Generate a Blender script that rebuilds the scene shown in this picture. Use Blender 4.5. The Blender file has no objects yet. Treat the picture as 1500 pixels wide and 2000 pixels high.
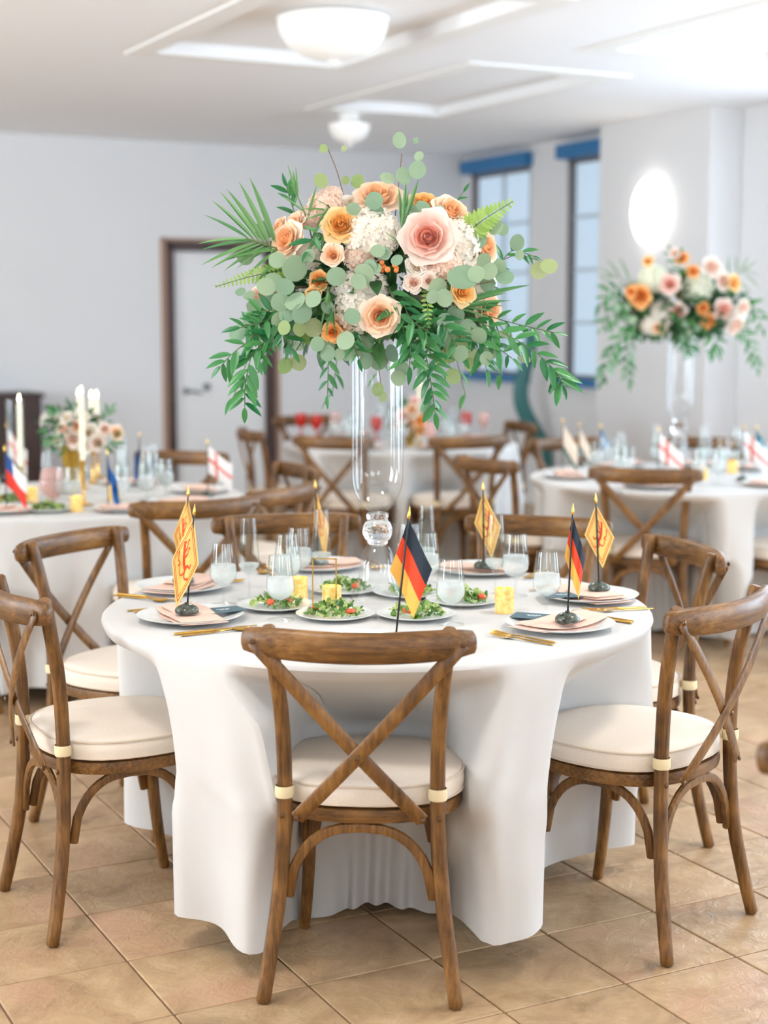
import bpy, math, random
from math import sin, cos, pi, radians, degrees, sqrt, atan2
from mathutils import Vector, Matrix, Quaternion
random.seed(7)
C = bpy.context.scene.collection
SC = bpy.context.scene

# ------------------------------------------------------------------ camera, world, lights, exposure
CAM_H, PITCH, FPX = 1.55, radians(7.1), 3050.0
cam_d = bpy.data.cameras.new('camera'); cam = bpy.data.objects.new('camera', cam_d); C.objects.link(cam)
cam.location = (0, 0, CAM_H); cam.rotation_euler = (pi/2-PITCH, 0, 0)
cam_d.sensor_fit = 'VERTICAL'; cam_d.sensor_height = 36; cam_d.sensor_width = 27
cam_d.lens = FPX/2000*36
cam_d.dof.use_dof = True; cam_d.dof.focus_distance = 3.85; cam_d.dof.aperture_fstop = 1.9
cam_d.clip_start = 0.05
SC.camera = cam
SC.view_settings.view_transform = 'Standard'; SC.view_settings.look = 'None'
SC.view_settings.gamma = 1.0; SC.view_settings.use_curve_mapping = False
SC.view_settings.exposure = 0.44
SC.cycles.max_bounces = 9; SC.cycles.diffuse_bounces = 4; SC.cycles.glossy_bounces = 2
SC.cycles.transmission_bounces = 6; SC.cycles.transparent_max_bounces = 16
SC.cycles.use_adaptive_sampling = True; SC.cycles.adaptive_threshold = 0.08; SC.cycles.adaptive_min_samples = 16
SC.cycles.caustics_reflective = False; SC.cycles.caustics_refractive = False
SC.cycles.sample_clamp_indirect = 4.0

ROOM = radians(27.5)                       # the room is turned against the view
def uv(u, v): return (u*cos(ROOM)-v*sin(ROOM), u*sin(ROOM)+v*cos(ROOM))
U0, U1, V0, V1, ZC = -4.6, 7.12, -3.4, 12.15, 2.95
w = bpy.data.worlds.new('world'); SC.world = w; w.use_nodes = True
w.node_tree.nodes['Background'].inputs[0].default_value = (0.80, 0.90, 1.0, 1)
w.node_tree.nodes['Background'].inputs[1].default_value = 1.0

def area(name, u, v, z, du, dv, size, sizey, power, color, tilt=0):
    """light at a wall opening, right-hand daylight and added fill, aimed along (du, dv)"""
    l = bpy.data.lights.new(name, 'AREA'); l.shape = 'RECTANGLE'; l.size = size; l.size_y = sizey
    l.energy = power; l.color = color
    o = bpy.data.objects.new(name, l); C.objects.link(o)
    x, y = uv(u, v); o.location = (x, y, z)
    dx, dy = uv(du, dv)
    o.rotation_euler = Vector((dx, dy, -tilt)).to_track_quat('-Z', 'Z').to_euler()
    return o
COOL, NEUT = (0.66, 0.82, 1.0), (0.85, 0.935, 1.0)
WIN_R = [(-1.4, 0.9), (2.0, 4.3), (5.2, 7.5)]             # openings in the right wall (v range), beside the view
FILL_L = [(3.0, 5.4), (6.6, 9.0)]                            # added openings in the left wall (v range) for unseen fill lamps
FILL_F = [(-3.6, -1.2), (0.2, 2.6), (3.9, 6.3)]            # added openings behind the camera (u range) for unseen fill lamps
for k, (a, b) in enumerate(WIN_R): area('daylight_right', U1-0.02, (a+b)/2, 1.65, -1, 0, b-a-.1, 1.7, (110, 110, 60)[k], COOL, -.1)
for a, b in FILL_F: area('fill_behind', (a+b)/2, V0+0.02, 1.65, 0, 1, b-a-.1, 1.7, 84, NEUT, -2.6)  # added fill from behind the camera, aimed up to bounce off the ceiling
for a, b in FILL_L: area('fill_left', U0+0.02, (a+b)/2, 1.65, 1, 0, b-a-.1, 1.7, 195, NEUT, -1.1)  # added fill that brightens the back wall and left rear table

# ------------------------------------------------------------------ geometry helpers
def V3(*a): return Vector(a)
def join(*parts):
    V, F = [], []
    for v, f in parts:
        n = len(V); V += list(v); F += [tuple(i+n for i in q) for q in f]
    return V, F
def box(x0, x1, y0, y1, z0, z1):
    V = [V3(x, y, z) for z in (z0, z1) for y in (y0, y1) for x in (x0, x1)]
    return V, [(0,2,3,1),(4,5,7,6),(0,1,5,4),(2,6,7,3),(0,4,6,2),(1,3,7,5)]
def bbox(x0, x1, y0, y1, z0, z1, b):
    """box with chamfered vertical edges and top"""
    pts = [(x0+b,y0),(x1-b,y0),(x1,y0+b),(x1,y1-b),(x1-b,y1),(x0+b,y1),(x0,y1-b),(x0,y0+b)]
    cx, cy = (x0+x1)/2, (y0+y1)/2
    V = [V3(x,y,z0) for x,y in pts]+[V3(x,y,z1-b) for x,y in pts]
    V += [V3(x-b*(1 if x>cx else -1), y-b*(1 if y>cy else -1), z1) for x,y in pts]
    F = [tuple(range(7,-1,-1)), tuple(range(16,24))]
    for k in (0, 8):
        for i in range(8): j=(i+1)%8; F.append((k+i,k+j,k+8+j,k+8+i))
    return V, F
def lathe(prof, n=32, cap=True):
    V, F = [], []
    for r, z in prof:
        for i in range(n): V.append(V3(r*cos(2*pi*i/n), r*sin(2*pi*i/n), z))
    for k in range(len(prof)-1):
        for i in range(n):
            j=(i+1)%n; F.append((k*n+i,k*n+j,(k+1)*n+j,(k+1)*n+i))
    if cap:
        if prof[0][0]>1e-5: F.append(tuple(range(n-1,-1,-1)))
        if prof[-1][0]>1e-5: m=(len(prof)-1)*n; F.append(tuple(range(m,m+n)))
    return V, F
def sphere(r, n=12, m=8, c=(0,0,0), sc=(1,1,1)):
    V, F = lathe([(max(r*sin(pi*k/m),1e-6), -r*cos(pi*k/m)) for k in range(m+1)], n, False)
    return [V3(v.x*sc[0]+c[0], v.y*sc[1]+c[1], v.z*sc[2]+c[2]) for v in V], F
def catmull(P, k=4):
    out = []
    P = [Vector(p) for p in P]
    for i in range(len(P)-1):
        p0 = P[i-1] if i else P[i]*2-P[i+1]; p3 = P[i+2] if i+2<len(P) else P[i+1]*2-P[i]
        p1, p2 = P[i], P[i+1]
        for j in range(k):
            t=j/k
            out.append(.5*((2*p1)+(p2-p0)*t+(2*p0-5*p1+4*p2-p3)*t*t+(3*p1-p0-3*p2+p3)*t**3))
    out.append(P[-1]); return out
def sweep(path, wh, side=(1,0,0), n=10, e=2.0, closed=False, capr=.7):
    """tube along path; wh = (w,h) half sizes or function of t; side = reference direction of w; e = superellipse exponent"""
    path = [Vector(p) for p in path]; m=len(path)
    f = wh if callable(wh) else (lambda t: wh)
    side = Vector(side)
    rings = []
    for i, p in enumerate(path):
        if closed: T = path[(i+1)%m]-path[i-1]
        else: T = path[min(i+1,m-1)]-path[max(i-1,0)]
        T.normalize()
        S = side-T*T.dot(side)
        if S.length<1e-4: S = Vector((0,0,1))-T*T.z
        S.normalize(); N = T.cross(S)
        a, b = f(i/(m-1))
        rings.append((p, T, S, N, a, b))
    if not closed:
        p,T,S,N,a,b = rings[0]; c = min(a,b)*.35
        rings.insert(0,(p-T*c*.0,T,S,N,a*capr,b*capr)); rings[1]=(p+T*c,T,S,N,a,b)
        p,T,S,N,a,b = rings[-1]; c = min(a,b)*.35
        rings[-1]=(p-T*c,T,S,N,a,b); rings.append((p,T,S,N,a*capr,b*capr))
    V, F = [], []
    for p,T,S,N,a,b in rings:
        for k in range(n):
            t=2*pi*k/n; cx,sx=cos(t),sin(t)
            x=math.copysign(abs(cx)**(2/e),cx)*a; y=math.copysign(abs(sx)**(2/e),sx)*b
            V.append(p+S*x+N*y)
    R=len(rings)
    for r in range(R if closed else R-1):
        q=(r+1)%R
        for k in range(n):
            j=(k+1)%n; F.append((r*n+k,r*n+j,q*n+j,q*n+k))
    if not closed:
        F.append(tuple(range(n-1,-1,-1))); F.append(tuple((R-1)*n+k for k in range(n)))
    return V, F
def xf(VF, M):
    return [M @ v for v in VF[0]], VF[1]
def frame(loc, d, nrm):
    """matrix: local +y along d, local +z near nrm"""
    y=Vector(d).normalized(); z=Vector(nrm); z=z-y*y.dot(z)
    if z.length<1e-4: z=Vector((0,0,1))-y*y.z
    if z.length<1e-4: z=Vector((1,0,0))
    z.normalize(); x=y.cross(z)
    M=Matrix((x,y,z)).transposed().to_4x4(); M.translation=Vector(loc); return M
def axis_frame(loc, nrm, spin=0):
    """matrix: local +z along nrm"""
    q=Vector(nrm).to_track_quat('Z','Y'); M=q.to_matrix().to_4x4() @ Matrix.Rotation(spin,4,'Z'); M.translation=Vector(loc); return M

def mesh(name, VF, mat, smooth=True, uvs=None):
    me = bpy.data.meshes.new(name); me.from_pydata([tuple(v) for v in VF[0]], [], VF[1]); me.validate()
    if mat: me.materials.append(mat)
    if smooth:
        me.polygons.foreach_set('use_smooth',[True]*len(me.polygons))
        try: me.set_sharp_from_angle(angle=radians(48))
        except Exception: pass
    if uvs:
        l=me.uv_layers.new(name='UVMap')
        for lp in me.loops: l.data[lp.index].uv=uvs[lp.vertex_index]
    me.update(); return me
def link(name, me, parent=None, M=None):
    o=bpy.data.objects.new(name, me); C.objects.link(o)
    if parent: o.parent=parent
    if M is not None: o.matrix_local=M
    return o
def part(name, VF, mat, parent, smooth=True, label=None, kind=None, M=None, uvs=None):
    o=link(name, mesh(name, VF, mat, smooth, uvs), parent, M)
    if label: o['label']=label
    if kind: o['kind']=kind
    return o
def tag(o, label, cat, group=None, kind=None):
    o['label']=label; o['category']=cat
    if group: o['group']=group
    if kind: o['kind']=kind
    return o
def thing(name, label, cat, loc=(0,0,0), rotz=0, group=None):
    o=bpy.data.objects.new(name,None); C.objects.link(o); o.empty_display_size=.05
    o.location=loc; o.rotation_euler=(0,0,rotz); return tag(o,label,cat,group)
def one(name, VF, mat, label, cat, loc=(0,0,0), rotz=0, group=None, smooth=True):
    o=link(name, VF if isinstance(VF,bpy.types.Mesh) else mesh(name,VF,mat,smooth)); o.location=loc; o.rotation_euler=(0,0,rotz)
    return tag(o,label,cat,group)
def struct(name, VF, mat, smooth=False, rot=True):
    o=link(name, mesh(name,VF,mat,smooth)); o['kind']='structure'
    if rot: o.rotation_euler=(0,0,ROOM)
    return o
def copy_tree(o, parent=None):
    c=o.copy(); C.objects.link(c); c.parent=parent
    for ch in [x for x in o.children]: copy_tree(ch,c)
    return c
def again(src, label, loc, rotz, group=None):
    c=copy_tree(src); c.location=loc; c.rotation_euler=(0,0,rotz); c['label']=label
    if group: c['group']=group
    return c

# ------------------------------------------------------------------ materials
def srgb(r,g,b): return tuple((c/255/12.92 if c/255<=.04045 else ((c/255+.055)/1.055)**2.4) for c in (r,g,b))+(1,)
def mat(name, col, rough=.6, metal=0, spec=.5, emit=None, es=0, sub=0, trans=0, noise=None):
    m=bpy.data.materials.new(name); m.use_nodes=True; nt=m.node_tree; b=nt.nodes['Principled BSDF']
    b.inputs['Base Color'].default_value=col; b.inputs['Roughness'].default_value=rough
    b.inputs['Metallic'].default_value=metal; b.inputs['Specular IOR Level'].default_value=spec
    if trans: b.inputs['Transmission Weight'].default_value=trans
    if emit: b.inputs['Emission Color'].default_value=emit; b.inputs['Emission Strength'].default_value=es
    if noise:            # (scale, second colour, detail)
        sc,c2,amt=noise
        tc=nt.nodes.new('ShaderNodeTexCoord'); n=nt.nodes.new('ShaderNodeTexNoise'); n.inputs['Scale'].default_value=sc; n.inputs['Detail'].default_value=5
        mx=nt.nodes.new('ShaderNodeMix'); mx.data_type='RGBA'; mx.inputs[6].default_value=col; mx.inputs[7].default_value=c2
        mr=nt.nodes.new('ShaderNodeMapRange'); mr.inputs[1].default_value=.35; mr.inputs[2].default_value=.65; mr.inputs[4].default_value=amt
        nt.links.new(tc.outputs['Object'],n.inputs['Vector']); nt.links.new(n.outputs[0],mr.inputs[0]); nt.links.new(mr.outputs[0],mx.inputs[0]); nt.links.new(mx.outputs[2],b.inputs['Base Color'])
    return m
def leaf_mat(name, c1, c2, rough=.45, transl=.25):
    """leaf: colour varies from piece to piece, a little light passes through"""
    m=bpy.data.materials.new(name); m.use_nodes=True; nt=m.node_tree; b=nt.nodes['Principled BSDF']; out=nt.nodes['Material Output']
    oi=nt.nodes.new('ShaderNodeObjectInfo'); ge=nt.nodes.new('ShaderNodeNewGeometry')
    ad=nt.nodes.new('ShaderNodeMath'); ad.operation='ADD'; fr=nt.nodes.new('ShaderNodeMath'); fr.operation='FRACT'
    nt.links.new(oi.outputs['Random'],ad.inputs[0]); nt.links.new(ge.outputs['Random Per Island'],ad.inputs[1]); nt.links.new(ad.outputs[0],fr.inputs[0])
    mx=nt.nodes.new('ShaderNodeMix'); mx.data_type='RGBA'; mx.inputs[6].default_value=c1; mx.inputs[7].default_value=c2
    nt.links.new(fr.outputs[0],mx.inputs[0]); nt.links.new(mx.outputs[2],b.inputs['Base Color']); b.inputs['Roughness'].default_value=rough
    tr=nt.nodes.new('ShaderNodeBsdfTranslucent'); ms=nt.nodes.new('ShaderNodeMixShader'); ms.inputs[0].default_value=transl
    nt.links.new(mx.outputs[2],tr.inputs[0]); nt.links.new(b.outputs[0],ms.inputs[1]); nt.links.new(tr.outputs[0],ms.inputs[2]); nt.links.new(ms.outputs[0],out.inputs[0])
    return m
def thin_glass(name, tint=(.97,.985,.98,1), ior=1.45, rough=.01, milk=0, milkcol=(.95,.96,.97,1)):
    """thin clear sheet: passes light straight through, mirrors at glancing angles"""
    m=bpy.data.materials.new(name); m.use_nodes=True; nt=m.node_tree; out=nt.nodes['Material Output']; nt.nodes.remove(nt.nodes['Principled BSDF'])
    t=nt.nodes.new('ShaderNodeBsdfTransparent'); t.inputs[0].default_value=tint
    g=nt.nodes.new('ShaderNodeBsdfGlossy'); g.inputs['Roughness'].default_value=rough
    lw=nt.nodes.new('ShaderNodeLayerWeight'); lw.inputs[0].default_value=.5
    pw=nt.nodes.new('ShaderNodeMath'); pw.operation='POWER'; pw.inputs[1].default_value=4.5; nt.links.new(lw.outputs['Facing'],pw.inputs[0])
    fr=nt.nodes.new('ShaderNodeMapRange'); fr.inputs[3].default_value=((ior-1)/(ior+1))**2; fr.inputs[4].default_value=.7; nt.links.new(pw.outputs[0],fr.inputs[0])
    ms=nt.nodes.new('ShaderNodeMixShader'); nt.links.new(fr.outputs[0],ms.inputs[0]); nt.links.new(t.outputs[0],ms.inputs[1]); nt.links.new(g.outputs[0],ms.inputs[2])
    last=ms
    if milk:
        d=nt.nodes.new('ShaderNodeBsdfDiffuse'); d.inputs[0].default_value=milkcol
        m2=nt.nodes.new('ShaderNodeMixShader'); m2.inputs[0].default_value=milk; nt.links.new(ms.outputs[0],m2.inputs[1]); nt.links.new(d.outputs[0],m2.inputs[2]); last=m2
    nt.links.new(last.outputs[0],out.inputs[0]); return m
def wood(name, stretch, c1=(116,78,37), c2=(60,38,15), c3=(160,115,60), rough=.38):
    m=bpy.data.materials.new(name); m.use_nodes=True; nt=m.node_tree; b=nt.nodes['Principled BSDF']
    tc=nt.nodes.new('ShaderNodeTexCoord'); mp=nt.nodes.new('ShaderNodeMapping'); mp.inputs['Scale'].default_value=stretch
    nt.links.new(tc.outputs['Object'],mp.inputs[0])
    n=nt.nodes.new('ShaderNodeTexNoise'); n.inputs['Scale'].default_value=1; n.inputs['Detail'].default_value=8; n.inputs['Roughness'].default_value=.65
    n2=nt.nodes.new('ShaderNodeTexNoise'); n2.inputs['Scale'].default_value=9; n2.inputs['Detail'].default_value=4
    nt.links.new(mp.outputs[0],n.inputs['Vector']); nt.links.new(tc.outputs['Object'],n2.inputs['Vector'])
    r=nt.nodes.new('ShaderNodeValToRGB'); e=r.color_ramp.elements
    e[0].position=.35; e[0].color=srgb(*c2); e[1].position=.68; e[1].color=srgb(*c3)
    k=e.new(.5); k.color=srgb(*c1)
    mx=nt.nodes.new('ShaderNodeMix'); mx.inputs[0].default_value=.45
    nt.links.new(n.outputs[0],mx.inputs[2]); nt.links.new(n2.outputs[0],mx.inputs[3]); nt.links.new(mx.outputs[0],r.inputs[0]); nt.links.new(r.outputs[0],b.inputs['Base Color'])
    b.inputs['Roughness'].default_value=rough; b.inputs['Specular IOR Level'].default_value=.45
    bp=nt.nodes.new('ShaderNodeBump'); bp.inputs['Strength'].default_value=.25; bp.inputs['Distance'].default_value=.002; nt.links.new(n.outputs[0],bp.inputs['Height']); nt.links.new(bp.outputs[0],b.inputs['Normal'])
    return m
M_WV=wood('wood_upright',(120,120,7)); M_WH=wood('wood_across',(7,120,120)); M_WB=wood('wood_brace',(70,120,12))
M_BOLT=mat('bolt',srgb(96,68,42),.35,.4)
M_CUSH=mat('cushion_linen',srgb(236,223,208),.9,noise=(420,srgb(224,208,190),.7)); M_PIPE=mat('cushion_piping',srgb(216,198,178),.9)
M_TIE=mat('cushion_tie',srgb(232,214,172),.85)
M_CLOTH=mat('table_linen',srgb(215,213,210),.85,spec=.2,noise=(6,srgb(210,207,204),.6))
M_PLATE=mat('porcelain',srgb(240,241,238),.15); M_NAP=mat('napkin_linen',srgb(238,204,186),.9,noise=(300,srgb(230,192,174),.6))
M_GOLD=mat('gold_metal',srgb(222,176,86),.25,1); M_GOLD2=mat('gold_leaf_vase',srgb(196,160,72),.3,.9,noise=(60,srgb(150,116,40),.6))
M_GLASS=thin_glass('clear_glass'); M_WATER=thin_glass('iced_water',(.98,.985,.985,1),1.33,.03,.42,(.99,.99,.99,1))
M_VASE=thin_glass('vase_glass',(.975,.985,.985,1),1.6); M_SOLID=mat('solid_crystal',(1,1,1,1),.0,0,.5,trans=1)
M_SOLID.node_tree.nodes['Principled BSDF'].inputs['IOR'].default_value=1.45
M_MARBLE=mat('black_marble',srgb(34,38,34),.18,noise=(70,srgb(110,118,104),.7))
M_POLE=mat('black_pole',srgb(26,28,30),.35)
M_CARD=mat('teal_card',srgb(82,108,118),.7); M_INK=mat('white_ink',srgb(226,232,232),.8)
M_WALL=mat('wall_paint',srgb(230,230,231),.8,noise=(1.2,srgb(226,226,227),.5)); M_CEIL=mat('ceiling_paint',srgb(247,248,250),.85)
M_TRIM=mat('ceiling_trim',srgb(244,244,242),.6)
M_BLUE=mat('blue_window_trim',srgb(44,116,170),.45); M_DARKW=mat('dark_frame_wood',srgb(74,44,34),.45,noise=(14,srgb(48,26,22),.8)); M_CASE=mat('pale_casing',srgb(176,142,120),.6)
M_DOOR=mat('white_door',srgb(236,236,236),.5); M_STEEL=mat('door_steel',srgb(96,104,106),.3,.8)
M_WFR=mat('window_frame',srgb(120,112,112),.5); M_MUNT=mat('window_bar',srgb(196,206,214),.6)
M_PANE=mat('daylit_pane',srgb(120,130,140),.6,emit=srgb(190,212,230),es=.62)
M_LAMP=mat('opal_lamp_glass',srgb(248,248,246),.12,emit=(1,.97,.92,1),es=.12)
M_SCON=mat('lit_sconce_shade',srgb(255,252,246),.5,emit=(1,.96,.9,1),es=3.6)
M_WAX=mat('ivory_wax',srgb(246,236,206),.5,emit=srgb(255,232,180),es=.10); M_FLAME=mat('flame',srgb(255,240,200),.5,emit=(1,.85,.5,1),es=12)
M_DARK=mat('dark_walnut',srgb(62,38,30),.4,noise=(10,srgb(38,22,18),.8)); M_TEAL=mat('teal_satin',srgb(46,110,110),.4)
M_STEM=mat('brown_stem',srgb(120,84,56),.7); M_GSTEM=mat('green_stem',srgb(92,118,66),.6)
M_EUC=leaf_mat('eucalyptus_leaf',srgb(126,158,128),srgb(160,184,150),.55,.2); M_EUCY=leaf_mat('young_eucalyptus_leaf',srgb(140,172,96),srgb(178,190,140),.55,.35)
M_RUS=leaf_mat('ruscus_leaf',srgb(34,112,62),srgb(82,150,84),.32,.2); M_PALM=leaf_mat('palm_leaf',srgb(62,126,70),srgb(120,164,96),.4,.25)
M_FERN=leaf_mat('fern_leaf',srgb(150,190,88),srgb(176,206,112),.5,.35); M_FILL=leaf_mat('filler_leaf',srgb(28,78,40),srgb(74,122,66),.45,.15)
M_BERRY=mat('orange_berry',srgb(238,142,74),.3); M_TOM=mat('tomato',srgb(232,92,54),.25)
M_SALAD=leaf_mat('salad_leaf',srgb(150,188,84),srgb(206,216,150),.4,.3); M_SALADD=leaf_mat('dark_salad_leaf',srgb(74,120,56),srgb(120,160,70),.4,.2)
M_HYD=leaf_mat('white_floret',srgb(254,251,243),srgb(252,243,230),.7,.4); M_HYDW=leaf_mat('greenish_floret',srgb(250,250,236),srgb(244,246,226),.7,.4); M_HYDP=leaf_mat('pink_floret',srgb(254,236,220),srgb(252,222,204),.7,.4)
ROSE={}
for nm,inn,mid,outc in [('peach',(253,200,152),(254,216,184),(254,230,210)),('pink',(253,192,174),(254,216,203),(254,234,224)),('apricot',(250,194,116),(252,206,138),(253,220,166)),
                        ('blush',(252,216,198),(254,230,216),(254,240,232)),('orange',(246,168,90),(248,182,110),(251,200,138)),('cream',(254,234,214),(254,243,230),(255,248,240))]:
    ROSE[nm]=[leaf_mat(nm+'_petal_'+k, srgb(*c), srgb(*[min(255,int(x*1.02+4)) for x in c]), .6, .3) for k,c in (('inner',inn),('middle',mid),('outer',outc))]
M_RED=thin_glass('red_glass',(.9,.25,.2,1),1.45,.02,.4,srgb(226,70,54)); M_PINKG=thin_glass('pink_glass',(.98,.88,.86,1),1.45,.02,.25,srgb(248,214,204))
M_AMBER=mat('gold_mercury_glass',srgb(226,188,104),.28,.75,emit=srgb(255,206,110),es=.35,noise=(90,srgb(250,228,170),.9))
def tile_mat():
    m=bpy.data.materials.new('slate_tile'); m.use_nodes=True; nt=m.node_tree; b=nt.nodes['Principled BSDF']; N=nt.nodes.new; L=nt.links.new
    g=N('ShaderNodeNewGeometry'); mp=N('ShaderNodeMapping'); mp.inputs['Rotation'].default_value=(0,0,-ROOM); L(g.outputs['Position'],mp.inputs[0])
    mp2=N('ShaderNodeMapping'); mp2.inputs['Location'].default_value=(-TU0/TP,-TV0/TP,0); mp2.inputs['Scale'].default_value=(1/TP,1/TP,0); L(mp.outputs[0],mp2.inputs[0])
    fl=N('ShaderNodeVectorMath'); fl.operation='FLOOR'; L(mp2.outputs[0],fl.inputs[0])
    wn=N('ShaderNodeTexWhiteNoise'); wn.noise_dimensions='2D'; L(fl.outputs[0],wn.inputs['Vector'])
    n=N('ShaderNodeTexNoise'); n.inputs['Scale'].default_value=5.5; n.inputs['Detail'].default_value=10; n.inputs['Roughness'].default_value=.70; n.inputs['Distortion'].default_value=.8
    ad=N('ShaderNodeVectorMath'); ad.operation='ADD'; sc=N('ShaderNodeVectorMath'); sc.operation='SCALE'; sc.inputs['Scale'].default_value=7; L(wn.outputs['Color'],sc.inputs[0]); L(mp.outputs[0],ad.inputs[0]); L(sc.outputs[0],ad.inputs[1])
    L(ad.outputs[0],n.inputs['Vector'])
    r=N('ShaderNodeValToRGB'); e=r.color_ramp.elements; e[0].position=.28; e[0].color=srgb(140,112,80); e[1].position=.74; e[1].color=srgb(214,188,152)
    k=e.new(.44); k.color=srgb(180,147,110); k=e.new(.56); k.color=srgb(196,163,124)
    L(n.outputs[0],r.inputs[0])
    n3=N('ShaderNodeTexNoise'); n3.inputs['Scale'].default_value=3; n3.inputs['Detail'].default_value=3; L(ad.outputs[0],n3.inputs['Vector'])
    mr=N('ShaderNodeMapRange'); mr.inputs[1].default_value=.54; mr.inputs[2].default_value=.72; mr.inputs[4].default_value=.6; L(n3.outputs[0],mr.inputs[0])
    mx=N('ShaderNodeMix'); mx.data_type='RGBA'; L(mr.outputs[0],mx.inputs[0]); L(r.outputs[0],mx.inputs[6]); mx.inputs[7].default_value=srgb(200,152,124)
    hs=N('ShaderNodeHueSaturation'); L(mx.outputs[2],hs.inputs['Color']); mv=N('ShaderNodeMapRange'); mv.inputs[3].default_value=.88; mv.inputs[4].default_value=1.08; L(wn.outputs['Value'],mv.inputs[0]); L(mv.outputs[0],hs.inputs['Value'])
    L(hs.outputs[0],b.inputs['Base Color']); b.inputs['Roughness'].default_value=.32; b.inputs['Specular IOR Level'].default_value=.5
    n2=N('ShaderNodeTexNoise'); n2.inputs['Scale'].default_value=22; n2.inputs['Detail'].default_value=9; n2.inputs['Roughness'].default_value=.6; n2.inputs['Distortion'].default_value=1.2; L(ad.outputs[0],n2.inputs['Vector'])
    bp=N('ShaderNodeBump'); bp.inputs['Strength'].default_value=.5; bp.inputs['Distance'].default_value=.008; L(n2.outputs[0],bp.inputs['Height']); L(bp.outputs[0],b.inputs['Normal'])
    return m
TP, TU0, TV0 = .332, 1.122, 3.507
M_TILE=tile_mat(); M_GROUT=mat('grout',srgb(132,104,78),.9)

for m_ in (M_PANE,M_LAMP,M_WAX,M_AMBER): m_.cycles.emission_sampling='NONE'
# ------------------------------------------------------------------ room shell
floor=struct('floor', box(U0,U1+.15,V0,V1+.15,-.06,-.005), M_GROUT)
tile_bm=bbox(.0025,TP-.0025,.0025,TP-.0025,-.012,0,.0022)
tile_me=mesh('tile',tile_bm,M_TILE,False)
rest=[]; n_tiles=0
for i in range(-18,20):
    for j in range(-21,27):
        u, v = TU0+i*TP, TV0+j*TP
        if u<U0 or u+TP>U1+.3 or v<V0 or v+TP>V1+.3: continue
        x,y=uv(u+TP/2,v+TP/2)
        if 2.9<y<8.2 and abs(x)<.29*y+.15 and n_tiles<290:
            o=link('tile',tile_me,floor); o.location=(u,v,0); n_tiles+=1
        else: rest.append(xf(tile_bm,Matrix.Translation((u,v,0))))
part('distant_tiles',join(*rest),M_TILE,floor,False,kind='stuff')

def wall_with_holes(name, a0, a1, holes, along, c0, c1):
    """wall between a0..a1; holes = (lo,hi,zlo,zhi); along 'u' or 'v'; thickness c0..c1"""
    B=[]; cur=a0
    def bb(lo,hi,z0,z1):
        if hi-lo<1e-4 or z1-z0<1e-4: return
        B.append(box(lo,hi,c0,c1,z0,z1) if along=='u' else box(c0,c1,lo,hi,z0,z1))
    for lo,hi,z0,z1 in sorted(holes):
        bb(cur,lo,0,ZC+.2); bb(lo,hi,0,z0); bb(lo,hi,z1,ZC+.2); cur=hi
    bb(cur,a1,0,ZC+.2)
    return struct(name, join(*B), M_WALL)
WB=[(11.06,12.03,1.05,2.80),(9.56,10.53,1.05,2.80)]
wall_with_holes('wall_back',U0-.15,U1+.15,[(4.40,5.21,0,2.09)],'u',V1,V1+.15)
wall_with_holes('wall_right',V0,V1,WB+[(a,b,.8,2.5) for a,b in WIN_R],'v',U1,U1+.15)
wall_with_holes('wall_left',V0,V1,[(a,b,.8,2.5) for a,b in FILL_L],'v',U0-.15,U0)
wall_with_holes('wall_front',U0-.15,U1+.15,[(a,b,.8,2.5) for a,b in FILL_F],'u',V0-.15,V0)
struct('wall_pier', bbox(6.85,U1,8.43,9.71,0,ZC+.1,.008), M_WALL)
# ceiling with recessed trays
REC=[(2.85,3.92,6.05,8.10),(4.95,6.0,4.8,6.9),(4.63,5.47,7.75,9.68)]
us=sorted({U0-.15,U1+.15}|{a for r in REC for a in r[:2]}); vs=sorted({V0-.15,V1+.15}|{a for r in REC for a in r[2:]})
B=[]
for i in range(len(us)-1):
    for j in range(len(vs)-1):
        mu,mv=(us[i]+us[i+1])/2,(vs[j]+vs[j+1])/2
        if any(r[0]<mu<r[1] and r[2]<mv<r[3] for r in REC): continue
        B.append(box(us[i],us[i+1],vs[j],vs[j+1],ZC,ZC+.25))
for r in REC: B.append(box(r[0]-.01,r[1]+.01,r[2]-.01,r[3]+.01,ZC+.055,ZC+.25))
struct('ceiling',join(*B),M_CEIL)
for k,r in enumerate(REC):
    a,b,c,d=r; w1=.13
    T=join(box(a-w1,b+w1,c-w1,c,ZC-.012,ZC),box(a-w1,b+w1,d,d+w1,ZC-.012,ZC),box(a-w1,a,c,d,ZC-.012,ZC),box(b,b+w1,c,d,ZC-.012,ZC))
    struct('trim_%d'%(k+1),T,M_TRIM)
struct('baseboard_back',join(box(U0,4.29,V1-.015,V1,0,.11),box(5.32,U1,V1-.015,V1,0,.11)),M_TRIM)
struct('baseboard_right',join(box(U1-.015,U1,9.71,V1,0,.11),box(6.835,6.85,8.43,9.71,0,.11)),M_TRIM)

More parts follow.
